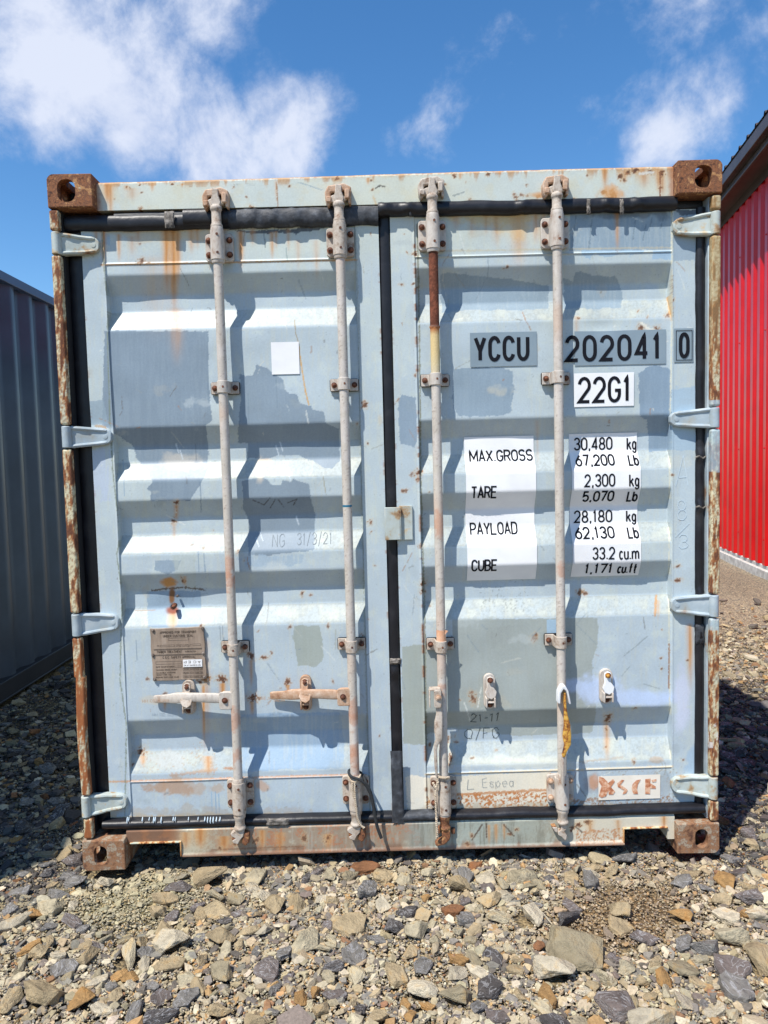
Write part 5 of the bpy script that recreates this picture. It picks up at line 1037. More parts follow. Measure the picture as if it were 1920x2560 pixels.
ptxt('TIMBER TREATMENT', 206, 608, 548, 588); ptxt('IM/BASILEUM', 655, 830, 545, 575, .0009); ptxt('C.S.C. SAFETY APPROVAL', 300, 822, 634, 672)
pbox(190, 605, 720, 765); ptxt('DATE MANUFACTURED', 195, 478, 795, 818, .001); pbox(490, 600, 790, 818); ptxt('MAXIMUM GROSS WEIGHT', 195, 535, 843, 866, .001); ptxt('ALLOWABLE STACKING', 198, 505, 890, 910, .001); ptxt('WEIGHT FOR 1.8g', 200, 440, 924, 944, .001); ptxt('RACKING TEST LOAD VALUE', 195, 560, 960, 983, .001)
for y in (825, 883, 945):
    pbox(625, 775, y, y+38); pbox(785, 940, y, y+36); ptxt('30480 KG' if y < 850 else '86400 KG' if y < 900 else '15240 KG', 640, 762, y+9, y+28, .0008); ptxt('67200 LB' if y < 850 else '190480 LB' if y < 900 else '33600 LB', 795, 930, y+8, y+27, .0008)
mb.build('plate_lettering', M['ink'], pl)
# little white tag riveted over the plate, upside down
mb = MB(); a = q2(628, 690); b = q2(932, 806); r = rect_px(a[0], a[1], b[0], b[1], .058); mb.prism([(r[0], r[2]), (r[1], r[2]), (r[1], r[3]), (r[0], r[3])], .0535, .0545, 0)
for s, x0_, x1_ in (('P', 640, 684), ('E', 708, 750), ('C', 786, 838), ('A', 862, 908)):
    a = q2(x0_, 708); b = q2(x1_, 748); rr_ = rect_px(a[0], a[1], b[0], b[1], .058); text_mesh(mb, s, *rr_, .0014, lambda x, z: .0532, 1, flipv=True)
a = q2(645, 768); b = q2(908, 792); rr_ = rect_px(a[0], a[1], b[0], b[1], .058); text_mesh(mb, 'DK.AT.842512-25', *rr_, .0008, lambda x, z: .0532, 1)
mb.build('inspection_tag', [M['white'], M['ink']], pl)
for a, b in ((150, 232), (940, 195), (148, 625), (948, 590), (172, 1008), (968, 970)):
    px, py = q2(a, b); x, z = W(px, py, .058); bolt(x, .0562, z, .0042, M['bolt_grey'], pl, .004)
# stub of torn fitting above the plate
mb = MB(); x, z = W(433, 1517, .07); mb.tube([(x, .095, z+.002), (x+.001, .075, z-.001), (x, .064, z-.004)], [.010, .009, .006], 8); mb.build('bolt_stub', M['bolt'], DL)
mb = MB(); x, z = W(442, 1491, .09); mb.lathe([(0, .005), (-.012, .005), (-.013, .003)], (x, .104, z), 'y', 8); mb.build('bolt_stub', M['bolt_grey'], DL)
# raised maker's words cast into the two flat handles
def hword(items, root, y):
    mb = MB()
    for s, r in items: a = rect_px(*r, y=y); text_mesh(mb, s, *a, .0013, lambda x, z: y, 0)
    mb.build('cast_lettering', M['zincbrown'], root)
hword([('HH OD GONIN', (356, 1748, 425, 1756))], rods[0], .0335); hword([('SAEJIN', (649, 1742, 680, 1750)), ('SAEJIN', (684, 1748, 712, 1754))], rods[1], .0335)

# ------------------------------------------------------------------ ropes
def tagm(o, l, c, g=None): return tag(o, l, c, g)
def rope_path(pts, y=None):
    return [(W(a, b, c)[0], c, W(a, b, c)[1]) for a, b, c in pts]
def catm(P, k=8):
    P = [Vector(p) for p in P]; out = []
    for i in range(len(P)-1):
        p0, p1, p2, p3 = P[max(i-1, 0)], P[i], P[i+1], P[min(i+2, len(P)-1)]
        for j in range(k):
            t = j/k; out.append(.5*((2*p1)+(p2-p0)*t+(2*p0-5*p1+4*p2-p3)*t*t+(3*p1-p0-3*p2+p3)*t**3))
    out.append(P[-1]); return out
e5 = lambda x, y, d: (840+x*.11756, 1880+y*.11756, d)
P = rope_path([e5(545, 450, .045), e5(450, 400, .05), e5(330, 370, .045), e5(275, 400, .018), e5(285, 480, -.006), e5(360, 540, -.020), e5(500, 590, -.022), e5(620, 690, -.018), e5(730, 880, -.012), e5(790, 1120, -.010), e5(830, 1360, -.008), e5(880, 1600, -.006), e5(965, 1830, -.006)])
mb = MB(); mb.tube(catm(P), [.0052]*60+[.0062]*(len(catm(P))-60), 10)
P2 = rope_path([e5(545, 460, .035), e5(600, 560, .015), e5(640, 650, -.004), e5(740, 860, -.006), e5(800, 1100, -.004), e5(850, 1350, -.003)]); mb.tube(catm(P2), .0050, 10)
tag(mb.build('cord', M['ropeblack']), 'black braided cord looped round the foot of the second locking rod, its end dangling', 'cord')
def twisted(paths, r, name, label, cat):
    mb = MB()
    for P in paths:
        Q = catm(P, 10)
        for ph in (0, math.pi):
            pts = []; s = 0
            for i, q in enumerate(Q):
                if i: s += (Q[i]-Q[i-1]).length
                t = (Q[min(i+1, len(Q)-1)]-Q[max(i-1, 0)]).normalized(); n = t.cross(Vector((0, 1, 0))).normalized(); b = t.cross(n); a = s*420+ph
                pts.append(q+(n*math.cos(a)+b*math.sin(a))*r*.55)
            mb.tube(pts, r*.62, 6)
    return tag(mb.build(name, M['ropewhite']), label, cat)
twisted([rope_path([e5(250, 480, .0), e5(300, 600, -.014), e5(400, 640, -.018), e5(480, 560, -.010), e5(520, 490, .01)]), rope_path([e5(345, 660, -.018), e5(340, 760, -.019), e5(365, 880, -.019), e5(390, 985, -.018)]), rope_path([e5(395, 660, -.018), e5(400, 850, -.019), e5(415, 1050, -.019), e5(440, 1250, -.018), e5(470, 1430, -.014), e5(530, 1560, -.012), e5(600, 1620, -.012)])], .0042, 'rope', 'thin off-white rope tied round the second locking rod and hanging down its bottom bearing', 'rope')
e4 = lambda x, y, d: (1040+x*.2079, 1680+y*.2079, d)
twisted([rope_path([e4(400, 1270, .0), e4(340, 1275, -.018), e4(270, 1265, -.012), e4(255, 1310, -.014)]), rope_path([e4(205, 1330, -.012), e4(235, 1390, -.016), e4(262, 1320, -.016), e4(235, 1460, -.016), e4(238, 1600, -.016), e4(245, 1750, -.016), e4(252, 1900, -.014), e4(250, 2000, -.012)]), rope_path([e4(245, 1760, -.018), e4(252, 1880, -.018), e4(256, 1990, -.016)])], .0046, 'rope', 'twisted white rope hanging from the drooping handle of the third locking rod', 'rope')

# ------------------------------------------------------------------ slate-blue container on the left
gc = empty('shipping_container', (-2.53, -1.22, 0), math.radians(.4)); tag(gc, 'slate blue shipping container on the left, its long ribbed side in shade', 'container')
def gbox(nm, m_, *b_, bv=.004, par=gc): k = MB(); k.box(*b_); return k.build(nm, m_, par, bv)
GH, GLn = 2.90, 6.06
nn_ = 21; pt_ = .2785; sec = corr(nn_, .11, pt_, .036)
for xs_, sgn in ((-.030, 1), (-2.408, -1)):
    mb = MB(); V = []
    for y, d in sec: V += [(xs_-sgn*d, y, .14), (xs_-sgn*d, y, GH-.055)]
    mb.add(V, [(2*i, 2*i+2, 2*i+3, 2*i+1) for i in range(len(sec)-1)]); mb.build('side_wall', M['slate_paint'], gc)
for x0, x1 in ((-.055, -.002), (-2.436, -2.383)):
    gbox('top_rail', M['slate_rail'], x0, x1, .16, GLn-.16, GH-.075, GH-.012)
    gbox('bottom_rail', M['dark_rail'], x0-.02 if x0 > -1 else x0, x1 if x0 > -1 else x1+.02, .16, GLn-.16, .035, .150); gbox('rail_flange', M['dark_rail'], x0, x1+.006, .16, GLn-.16, .022, .036)
for x0, x1 in ((-.12, 0), (-2.438, -2.318)):
    for y0, y1 in ((0, .15), (GLn-.15, GLn)): gbox('corner_post', M['slate_rail'], x0, x1, y0+.005, y1-.005, .12, GH-.12, bv=.01)
for x0, x1 in ((-.162, .002), (-2.440, -2.276)):
    for y0 in (0, GLn-.178):
        for z0 in (0, GH-.118): gbox('corner_casting', M['dark_rail'], x0, x1, y0, y0+.178, z0, z0+.118, bv=.01)
gbox('roof_panel', M['slate_paint'], -2.39, -.05, .1, GLn-.1, GH-.045, GH-.03)
gbox('end_wall', M['slate_paint'], -2.32, -.12, .04, .08, .1, GH-.1); gbox('end_wall', M['slate_paint'], -2.32, -.12, GLn-.08, GLn-.04, .1, GH-.1)
gbox('floor_frame', M['dark'], -2.40, -.07, .2, GLn-.2, .08, .13)

# ------------------------------------------------------------------ red building on the right
rb = empty('metal_building', (5.18, 8.6, 0), 0)
tag(rb, 'long red ribbed metal building with dark eaves behind the container on the right', 'building')
ang = math.atan2(.40, 2.22)   # wall direction measured from +y
rb.rotation_euler = (0, 0, -ang)
# local: y along wall, x outwards away from camera side ; wall face at x=0
Y0, Y1 = -7.6, 9.0; WH = 5.13; D = 12.0; ptc = .262
mb = MB(); V = []; n = int((Y1-Y0)/ptc)
for i in range(n):
    b = Y0+i*ptc; V += [(0, b), (0, b+ptc*.36), (-.036, b+ptc*.50), (-.036, b+ptc*.86)]
V.append((0, Y0+n*ptc)); V2 = [(x, y, z) for x, y in V for z in (.13, WH)]
mb.add(V2, [(2*i, 2*i+2, 2*i+3, 2*i+1) for i in range(len(V)-1)]); mb.build('wall_cladding', M['red'], rb)
for z in (.45, 3.05, 4.2, 1.6):
    for k in range(int((Y1-Y0)/ptc)):
        if k % 4 == 0 and -3 < Y0+k*ptc < 4:
            s = MB(); s.lathe([(0, .012), (.006, .012), (.010, .007), (.011, .001)], (-.036, Y0+k*ptc+ptc*.68, z), 'x', 8); s.v = [(2*-.036-v[0]-0, v[1], v[2]) for v in s.v]; s.build('screw_head', M['red'], rb)
k = MB(); k.box(-.02, .3, Y0+.05, Y1-.05, -.3, .128); k.box(-.075, -.021, Y0+.05, Y1-.05, -.3, .085); k.build('footing', M['concrete'], rb, .008)
k = MB(); k.box(.05, D, Y0+.02, Y0+.06, .13, WH); k.box(.05, D, Y1-.06, Y1-.02, .13, WH); k.box(D, D+.05, Y0, Y1, .13, WH); k.build('far_wall', M['red'], rb)
OV = .27
k = MB(); k.box(-OV+.012, .05, Y0-.2, Y1+.2, 4.985, 5.0); k.box(-.045, -.0365, Y0, Y1, 4.87, 4.985); k.build('soffit', M['roofdark'], rb)
k = MB(); k.box(-OV-.01, -OV+.012, Y0-.2, Y1+.2, 4.955, 5.16); k.box(-OV-.10, -OV-.01, Y0-.2, Y1+.2, 5.05, 5.19); k.box(-OV-.03, -OV-.0105, Y0-.2, Y1+.2, 4.95, 4.972); k.build('fascia', M['roofdark'], rb, .006)
mb = MB(); rs = .18; V = []; n = int((Y1-Y0+.4)/.305)
for i in range(n):
    b = Y0-.2+i*.305
    for dy, h_ in ((0, 0), (.02, .035), (.045, .035), (.065, 0), (.29, 0)): V += [(-OV-.11, b+dy, 5.205+h_), (D/2, b+dy, 5.205+h_+(D/2+OV)*rs)]
m_ = len(V)//2; mb.add(V, [(2*i, 2*i+1, 2*i+3, 2*i+2) for i in range(m_-1)]); mb.add([(D/2, Y0-.2, 5.205+(D/2+OV)*rs), (D/2, Y1+.2, 5.205+(D/2+OV)*rs), (D+.3, Y1+.2, 5.2), (D+.3, Y0-.2, 5.2)], [(0, 1, 2, 3)]); mb.build('roof', M['roofdark'], rb)
g_ = MB(); g_.prism([(.0, WH-.2), (D, WH-.2), (D, 5.2), (D/2, 5.2+(D/2)*rs), (0, 5.2)], Y0+.03, Y0+.05); g_.build('gable', M['red'], rb)
#@@GROUND

# ------------------------------------------------------------------ ground
rs_ = np.random.RandomState(11)
def gh(x, y):
    x = np.asarray(x, float); y = np.asarray(y, float)
    h = -.012+.030*(fbm(x*1.3+20, y*1.3+20, 3)-.5)+.016*(fbm(x*7+3, y*7+8, 3)-.5)
    near = np.exp(-(np.maximum(np.abs(x)-1.25, 0)/.25)**2)*(y > -.15); h = h-.02*near
    h = h-.035*(np.abs(x) < 1.2)*sm(.02, .2, y)
    return h
def finemask(px, py):
    m = np.exp(-(((px-1590)/170)**2+((py-2265)/75)**2))+np.exp(-(((px-1510)/130)**2+((py-2330)/45)**2))
    m2 = np.exp(-(((px-300)/170)**2+((py-2270)/55)**2))+np.exp(-(((px-400)/120)**2+((py-2215)/35)**2))
    return np.clip(m, 0, 1), np.clip(m2, 0, 1)
GK = .63
PALN = {'tan': (208, 186, 148), 'cream': (232, 218, 190), 'grey': (148, 143, 136), 'slate': (104, 98, 95), 'purple': (134, 122, 116), 'ochre': (208, 164, 108), 'rust': (172, 122, 86), 'olive': (186, 172, 142), 'beige': (216, 202, 170)}
PAL = {k: s2l(v)*GK for k, v in PALN.items()}
xs = np.unique(np.concatenate([np.linspace(-3.2, -1.7, 26), np.linspace(-1.7, 1.9, 181), np.linspace(1.9, 6.4, 70)])); ys = np.unique(np.concatenate([np.linspace(-2.2, .3, 126), np.linspace(.3, 4, 100), np.linspace(4, 13, 100)]))
X, Y = np.meshgrid(xs, ys); Z = gh(X, Y)-.012
edge = np.minimum.reduce([X-xs[0], xs[-1]-X, Y-ys[0], ys[-1]-Y]); Z = Z*sm(0, .4, edge)+(-.02)*(1-sm(0, .4, edge))
rut = np.exp(-((X-3.9-.12*(Y-7))/.16)**2)+np.exp(-((X-2.5-.12*(Y-7))/.16)**2); Z = Z-.025*rut*(Y > 3.0)
nx, nz = len(xs), len(ys); V = np.stack([X.ravel(), Y.ravel(), Z.ravel()], 1)
i = np.arange(nz-1)[:, None]*nx+np.arange(nx-1)[None, :]; Fq = np.stack([i, i+1, i+nx+1, i+nx], -1).reshape(-1, 4)
px, py = PX(V); f1, f2 = finemask(px, py)
tr = sm(2.2, 3.1, V[:, 1]-.25*(V[:, 0]-2)+.5*(fbm(V[:, 0]*2, V[:, 1]*2, 3)-.5))*(V[:, 0] > 1.0)
c = np.tile(PAL['olive']*.8, (len(V), 1)); c = c*(1-f1[:, None]*.8)+s2l((168, 142, 110))*GK*.8*f1[:, None]*.8; c = c*(1-f2[:, None]*.8)+s2l((186, 178, 138))*GK*f2[:, None]*.8
tc_ = s2l((186, 175, 156))*GK; rr = fbm(V[:, 0]*1.2, V[:, 1]*.5, 3)[:, None]; c = c*(1-tr[:, None])+(tc_*(.75+.5*rr))*tr[:, None]
# ring out to the horizon
ring = np.concatenate([np.arange(nx), np.arange(1, nz)*nx+nx-1, (nz-1)*nx+np.arange(nx-2, -1, -1), np.arange(nz-2, 0, -1)*nx])
o_ = V[ring].copy(); d_ = o_[:, :2]-np.array([1.5, 5]); o_[:, :2] = np.array([1.5, 5])+d_/np.linalg.norm(d_, axis=1)[:, None]*700; o_[:, 2] = -.02
n0 = len(V); V = np.concatenate([V, o_]); c = np.concatenate([c, np.tile(tc_*.9, (len(ring), 1))]); k = np.arange(len(ring)); k2 = (k+1) % len(ring)
Fq = np.concatenate([Fq, np.stack([ring[k2], ring[k], n0+k, n0+k2], 1)])
m, nt, b = mat('ground_grit', .95, 0, .2); Lk = nt.links.new
at = nn(nt, 'ShaderNodeAttribute', attribute_name='Col'); tc = nn(nt, 'ShaderNodeTexCoord')
vo = nn(nt, 'ShaderNodeTexVoronoi', i_Scale=95.0); Lk(tc.outputs['Object'], vo.inputs['Vector']); no = nn(nt, 'ShaderNodeTexNoise', i_Scale=60.0, i_Detail=8.0, i_Roughness=.7); Lk(tc.outputs['Object'], no.inputs['Vector'])
sp = nn(nt, 'ShaderNodeSeparateColor'); Lk(vo.outputs['Color'], sp.inputs[0])
r1 = ramp(nt, [(0, (.42, .42, .46)), (.35, (.75, .72, .70)), (.6, (1.05, .95, .8)), (.85, (1.45, 1.3, 1.08)), (1, (1.8, 1.7, 1.5))]); Lk(sp.outputs[0], r1.inputs[0])
mu = nn(nt, 'ShaderNodeMix', data_type='RGBA', blend_type='MULTIPLY'); mu.inputs[0].default_value = 1; Lk(at.outputs['Color'], mu.inputs[6]); Lk(r1.outputs[0], mu.inputs[7])
r2 = ramp(nt, [(.3, (.6, .6, .6)), (.7, (1.3, 1.3, 1.3))]); Lk(no.outputs['Fac'], r2.inputs[0]); mu2 = nn(nt, 'ShaderNodeMix', data_type='RGBA', blend_type='MULTIPLY'); mu2.inputs[0].default_value = 1; Lk(mu.outputs[2], mu2.inputs[6]); Lk(r2.outputs[0], mu2.inputs[7]); Lk(mu2.outputs[2], b.inputs['Base Color'])
hh = nn(nt, 'ShaderNodeMath', operation='MULTIPLY_ADD'); Lk(vo.outputs['Distance'], hh.inputs[0]); hh.inputs[1].default_value = -1.0; Lk(no.outputs['Fac'], hh.inputs[2]); bp = nn(nt, 'ShaderNodeBump', i_Strength=.9, i_Distance=.012); Lk(hh.outputs[0], bp.inputs['Height']); Lk(bp.outputs[0], b.inputs['Normal'])
M['grit'] = m
tag(npmesh('ground', V, Fq, M['grit'], None, np.concatenate([c, np.ones((len(c), 1))], 1)), kind='structure')

# stones
def hull(pts):
    bm = bmesh.new(); vs = [bm.verts.new(p) for p in pts]; r = bmesh.ops.convex_hull(bm, input=vs)
    bmesh.ops.delete(bm, geom=[v for v in bm.verts if not v.link_faces], context='VERTS'); bmesh.ops.recalc_face_normals(bm, faces=bm.faces)
    return bm
def arr(bm):
    bmesh.ops.triangulate(bm, faces=bm.faces); bm.verts.index_update(); V = np.array([v.co[:] for v in bm.verts]); Fc = np.array([[v.index for v in f.verts] for f in bm.faces]); return V, Fc
def proto(kind, r, rich=False):
    pts = []
    if kind == 'flake':
        n = r.randint(5, 8); asp = r.uniform(.5, .85); th = r.uniform(.08, .16)
        for k in range(n):
            a = 2*math.pi*(k+r.uniform(-.32, .32))/n; q = r.uniform(.40, .56)
            x, y = q*math.cos(a), q*asp*math.sin(a)
            for s_ in (-1, 1): sh = r.uniform(.80, 1.0); pts.append((x*sh, y*sh, s_*th*r.uniform(.55, 1.)))
    else:
        for k in range(r.randint(9, 14)):
            v = Vector((r.gauss(0, 1), r.gauss(0, 1), r.gauss(0, 1))).normalized(); mxx = max(abs(v.x), abs(v.y), abs(v.z)); v = v*(.25+.25/mxx*.8)
            pts.append((v.x*r.uniform(.85, 1.1), v.y*r.uniform(.66, .85), v.z*r.uniform(.42, .62)))
    return hull(pts)
P_ = [arr(proto('flake' if k < 14 else 'block', rnd)) for k in range(28)]
def inview(x, y, mg=480):
    px, py = PX(np.stack([x, y, np.zeros_like(x)], 1)); return (px > -mg) & (px < 1920+mg) & (py < 2560+mg*1.5) & (y > CAM[1]+.5), px, py
def allowed(x, y):
    ok = ~((np.abs(x) < 1.20) & (y > .50)); ok &= ~((np.abs(np.abs(x)-1.138) < .09) & (y > -.005) & (y < .19)); ok &= x > -2.56; ok &= ~((x > 1.2) & (x-4.62-.18*(y-5.5) > 0))
    return ok
heroes = [  # px,py centre, w,h px, colour, flat?, label
 (1255,155,195,150,1,'tan','b','big tan block wedged against the sill below the first locking rod'),(1505,150,130,120,1,'beige','b','pale pointed stone at the sill right of the big tan block'),(320,375,170,130,1,'beige','b','beige split stone below the left bottom corner casting'),
 (1010,565,215,160,1,'cream','b','broad cream slab in the gravel left of centre'),(1390,315,130,80,1,'olive','b','rounded olive grey stone below the first locking rod'),(190,420,110,80,1,'ochre','b','ochre stone at the left edge of the pale grit'),
 (240,890,265,160,1,'tan','b','long tan boulder at the lower left of the photo'),(480,900,165,150,1,'ochre','b','ochre boulder right of the long tan boulder'),(960,1000,215,140,1,'slate','b','dark slate lump with white veins near the bottom edge'),
 (745,660,100,170,1,'beige','b','upright stone, cream above and ochre below'),(1575,750,155,155,1,'purple','b','purple grey stone left of the big squared block'),(1160,830,120,110,1,'tan','b','tan stone above the veined slate lump'),
 (985,300,180,75,1,'tan','f','flat tan slab under the left fork pocket'),(790,975,80,140,1,'grey','f','grey upright flake near the bottom left'),(1290,960,170,110,1,'tan','b','tan stone right of the veined slate lump'),(340,280,150,75,1,'grey','b','grey slate lump left of the bottom left casting'),
 (450,190,120,95,1,'grey','b','banded grey slate touching the bottom left casting'),(950,870,135,80,1,'purple','f','purple slate above the veined slate lump'),(110,270,150,70,1,'grey','f','grey slate at the edge of the shade on the left'),(430,75,130,100,1,'purple','b','purple grey stone leaning on the bottom left casting'),
 (380,715,170,110,1,'grey','f','grey slate flake above the ochre boulder'),(850,685,90,110,1,'cream','b','small white stone in front of the cream slab'),(1000,680,190,75,1,'tan','f','flat tan stone just in front of the cream slab'),(1560,400,0,0,1,'tan','b',''),
 (590,120,225,85,2,'rust','f','layered brown slab at the sill under the second locking rod'),(150,670,245,200,2,'beige','b','big squared beige block left of centre'),(850,240,115,130,2,'beige','b','beige stone below the third locking rod'),(715,425,110,115,2,'cream','b','cream stone in the middle of the gravel'),
 (1465,210,165,160,2,'cream','b','squared cream stone below the right door'),(1235,290,175,120,2,'tan','b','tan wedge below the hanging rope'),(490,555,255,150,2,'tan','f','wide flat tan slab just left of centre'),(525,900,130,155,2,'beige','b','beige block near the bottom centre'),
 (975,1015,240,125,2,'cream','b','cream stone with a brown pitted patch near the bottom centre'),(1225,1065,245,150,2,'olive','b','olive slate slab right of the pitted cream stone'),(360,835,180,110,2,'slate','b','dark slate with white edges left of the beige block'),(815,890,150,175,2,'tan','b','tan and orange stone above the pitted cream stone'),
 (1345,780,110,110,2,'olive','b','squared olive tan stone right of centre'),(510,750,175,150,2,'grey','f','blue grey slate plate in the middle'),(990,500,130,110,2,'tan','b','tan stone right of the cream middle stone'),(1195,450,170,80,2,'rust','f','rust brown flat stone right of centre'),(670,1200,155,110,2,'tan','b','tan stone at the bottom edge, centre'),
 (1280,195,125,160,2,'grey','f','blue grey slate leaning below the right door'),(240,140+200,0,0,2,'tan','b',''),(890,740,110,110,2,'tan','b','rounded tan stone in the centre right gravel'),(990,850,140,130,2,'grey','b','pale grey stone right of the orange stained one'),(780,580,150,110,2,'slate','b','dark slate wedge near the centre'),
 (235,425,175,215,3,'cream','b','pale triangular stone standing right of centre'),(520,635,345,270,3,'olive','b','largest slab, olive tan, in the right half of the gravel'),(395,760,255,165,3,'cream','b','white and orange stone in front of the largest slab'),(455,440,165,100,3,'slate','b','dark slate behind the largest slab'),
 (1125,425,125,100,3,'ochre','b','ochre stone beside the brown grit'),(195,180,190,150,3,'beige','b','beige wedge below the fourth locking rod'),(810,55,155,85,3,'grey','b','blue grey slate at the sill under the right fork pocket'),(1450,540,205,115,3,'beige','b','long beige stone near the right edge'),
 (1290,590,205,125,3,'grey','b','pale veined grey stone in the right gravel'),(1450,720,230,160,3,'purple','f','dark purple slate near the right edge'),(1465,855,180,190,3,'grey','f','grey slate with white edges in the lower right'),(760,950,225,185,3,'purple','b','purple slate boulder in the lower right'),
 (960,1050,300,130,3,'cream','b','big cream boulder cut by the bottom edge'),(1610,700,150,200,3,'tan','b','tan and grey stone at the right edge'),(1620,410,140,95,3,'cream','b','cream stone at the right edge above the long beige one'),(930,545,175,75,3,'purple','f','purple slate flake in the brown grit'),
 (780,480,150,110,3,'tan','f','half buried brown flat stone in the brown grit'),(1135,190,130,120,3,'grey','b','grey stone below the bottom right casting'),(330,975,110,110,3,'beige','b','squared cream stone lower right of centre'),(545,1040,140,110,3,'beige','b','cream stone in front of the purple boulder'),
 (410,1060,220,100,3,'slate','f','dark slate plate cut by the bottom edge'),(600,210,95,120,3,'grey','f','grey slate with a white rim below the fourth rod'),(1540,300,165,90,3,'purple','b','purple grey stone in the right gravel'),(1490,90,0,0,3,'tan','b','')]
SC = {1: (0, 2100, .4219), 2: (700, 2100, .3617), 3: (1220, 2100, .4219)}
def rockmat(nm, base, vein=False):
    a = np.array(PALN[base], float); f = lambda c: tuple(np.clip(s2l(np.clip(c, 0, 255))*GK, 0, 1))
    m, nt, b = mat(nm, .82, 0, .25); Lk = nt.links.new; tc = nn(nt, 'ShaderNodeTexCoord'); oi = nn(nt, 'ShaderNodeObjectInfo')
    mv = nn(nt, 'ShaderNodeVectorMath', operation='MULTIPLY_ADD'); Lk(oi.outputs['Random'], mv.inputs[0]); mv.inputs[1].default_value = (37, 53, 71); Lk(tc.outputs['Object'], mv.inputs[2])
    no = nn(nt, 'ShaderNodeTexNoise', i_Scale=2.6, i_Detail=9.0, i_Roughness=.62); Lk(mv.outputs[0], no.inputs['Vector'])
    if vein: els = [(.25, f(a*.72)), (.45, f(a*.95)), (.6, f(a*1.08)), (.8, f(a*1.3))]
    else: els = [(.25, f(a*.72)), (.42, f(a*.92)), (.55, f(a*1.03)), (.68, f(a*np.array([1.04, .97, .86]))), (.8, f(a*np.array([1., .82, .6])))]
    r = ramp(nt, els); Lk(no.outputs['Fac'], r.inputs[0]); src = r.outputs[0]
    if vein:
        mp = nn(nt, 'ShaderNodeMapping'); mp.inputs['Scale'].default_value = (1.2, 1.2, 9); Lk(mv.outputs[0], mp.inputs[0]); n2 = nn(nt, 'ShaderNodeTexNoise', i_Scale=1.6, i_Detail=7.0, i_Distortion=1.4); Lk(mp.outputs[0], n2.inputs['Vector'])
        r2 = ramp(nt, [(.47, (0, 0, 0)), (.5, (.75, .75, .75)), (.53, (0, 0, 0))]); Lk(n2.outputs['Fac'], r2.inputs[0]); mx = nn(nt, 'ShaderNodeMix', data_type='RGBA'); Lk(r2.outputs[0], mx.inputs[0]); Lk(src, mx.inputs[6]); mx.inputs[7].default_value = (*(s2l((206, 204, 204))*GK), 1); src = mx.outputs[2]
    hv_ = nn(nt, 'ShaderNodeHueSaturation'); mr = nn(nt, 'ShaderNodeMapRange'); Lk(oi.outputs['Random'], mr.inputs[0]); mr.inputs[3].default_value = .86; mr.inputs[4].default_value = 1.18; Lk(mr.outputs[0], hv_.inputs['Value']); Lk(src, hv_.inputs['Color']); Lk(hv_.outputs[0], b.inputs['Base Color'])
    n3 = nn(nt, 'ShaderNodeTexNoise', i_Scale=9.0, i_Detail=8.0, i_Roughness=.65); Lk(mv.outputs[0], n3.inputs['Vector']); bp = nn(nt, 'ShaderNodeBump', i_Strength=.55, i_Distance=.07); Lk(n3.outputs['Fac'], bp.inputs['Height']); Lk(bp.outputs[0], b.inputs['Normal'])
    return m
RM = {k: rockmat('stone_'+k, k, k in ('grey', 'slate', 'purple')) for k in PALN}
from mathutils import noise as mnoise
def rockmesh(kind, colr, seed):
    r = random.Random(seed); bm = proto('flake' if kind == 'f' else 'block', r)
    bmesh.ops.dissolve_limit(bm, angle_limit=math.radians(14), verts=bm.verts, edges=bm.edges)
    bmesh.ops.bevel(bm, geom=list(bm.edges), offset=.018, segments=1, affect='EDGES')
    bmesh.ops.triangulate(bm, faces=bm.faces); bmesh.ops.subdivide_edges(bm, edges=[e for e in bm.edges if e.calc_length() > .09], cuts=2, use_grid_fill=True); bmesh.ops.triangulate(bm, faces=bm.faces)
    off = Vector((r.random()*50, r.random()*50, r.random()*50)); bm.normal_update()
    for v in bm.verts:
        p = v.co.copy(); d = mnoise.fractal(p*3.2+off, 1., 2., 3)*.040+mnoise.fractal(p*11+off, 1., 2., 2)*.010; st = (.012*math.sin(p.z*60+d*40) if kind == 'f' else 0); v.co += v.normal*(d+st*.4)
    me = bpy.data.meshes.new('stone'); bm.to_mesh(me); bm.free(); me.materials.append(RM[colr]); me.polygons.foreach_set('use_smooth', [False]*len(me.polygons)); return me
hero_xy = []
def place(me, x, y, z, dims, rot, nm='stone'):
    o = bpy.data.objects.new(nm, me); o.location = (x, y, z); o.scale = dims; o.rotation_euler = rot; return link(o)
for hi, (cx, cy, wp, hp, tile, colr, kd, lab) in enumerate(heroes):
    if not lab: continue
    ox, oy, sc = SC[tile]; px, py = ox+cx*sc, oy+cy*sc; x, y = G(px, py, .02); dist = (np.array([x, y, 0])-CAM)@FW; sca = F/dist
    wm = wp*sc/sca; hm = hp*sc/sca; th = {'b': .48, 'f': .24}[kd]*wm; dp = max(.5*wm, min(1.3*wm, (hm-.75*th)/.50))
    if wp < hp: th = .55*wm; dp = (hm-.8*th)/.5
    me = rockmesh(kd, colr, 100+hi); vv = [v.co for v in me.vertices]; ex = [max(c[i] for c in vv)-min(c[i] for c in vv) for i in range(3)]
    tilt = (rnd.uniform(.02, .22), rnd.uniform(-.15, .15), rnd.uniform(-.35, .35)); o = place(me, x, y, float(gh(x, y))+th*.34, (wm/ex[0]*.98, dp/ex[1], th/ex[2]), tilt)
    tag(o, lab, 'stone', 'stones lying on the gravel'); hero_xy.append((x, y, max(wm, dp)*.5))
hx = np.array(hero_xy)
CN = list(PALN); prob = np.array([.21, .12, .19, .08, .08, .06, .025, .10, .16]); prob = prob/prob.sum()
shade_prob = np.array([.12, .01, .26, .36, .10, .03, .03, .05, .04]); shade_prob = shade_prob/shade_prob.sum()
def shade_strip(x, y): return (x < -1.24) & (y > -.25) | (x > 1.24) & (y > -.1) & (y < 2.2)  # strips with more slate, where shade is also put into the stone colours
def pick(n): return rs_.choice(len(CN), n, p=prob)
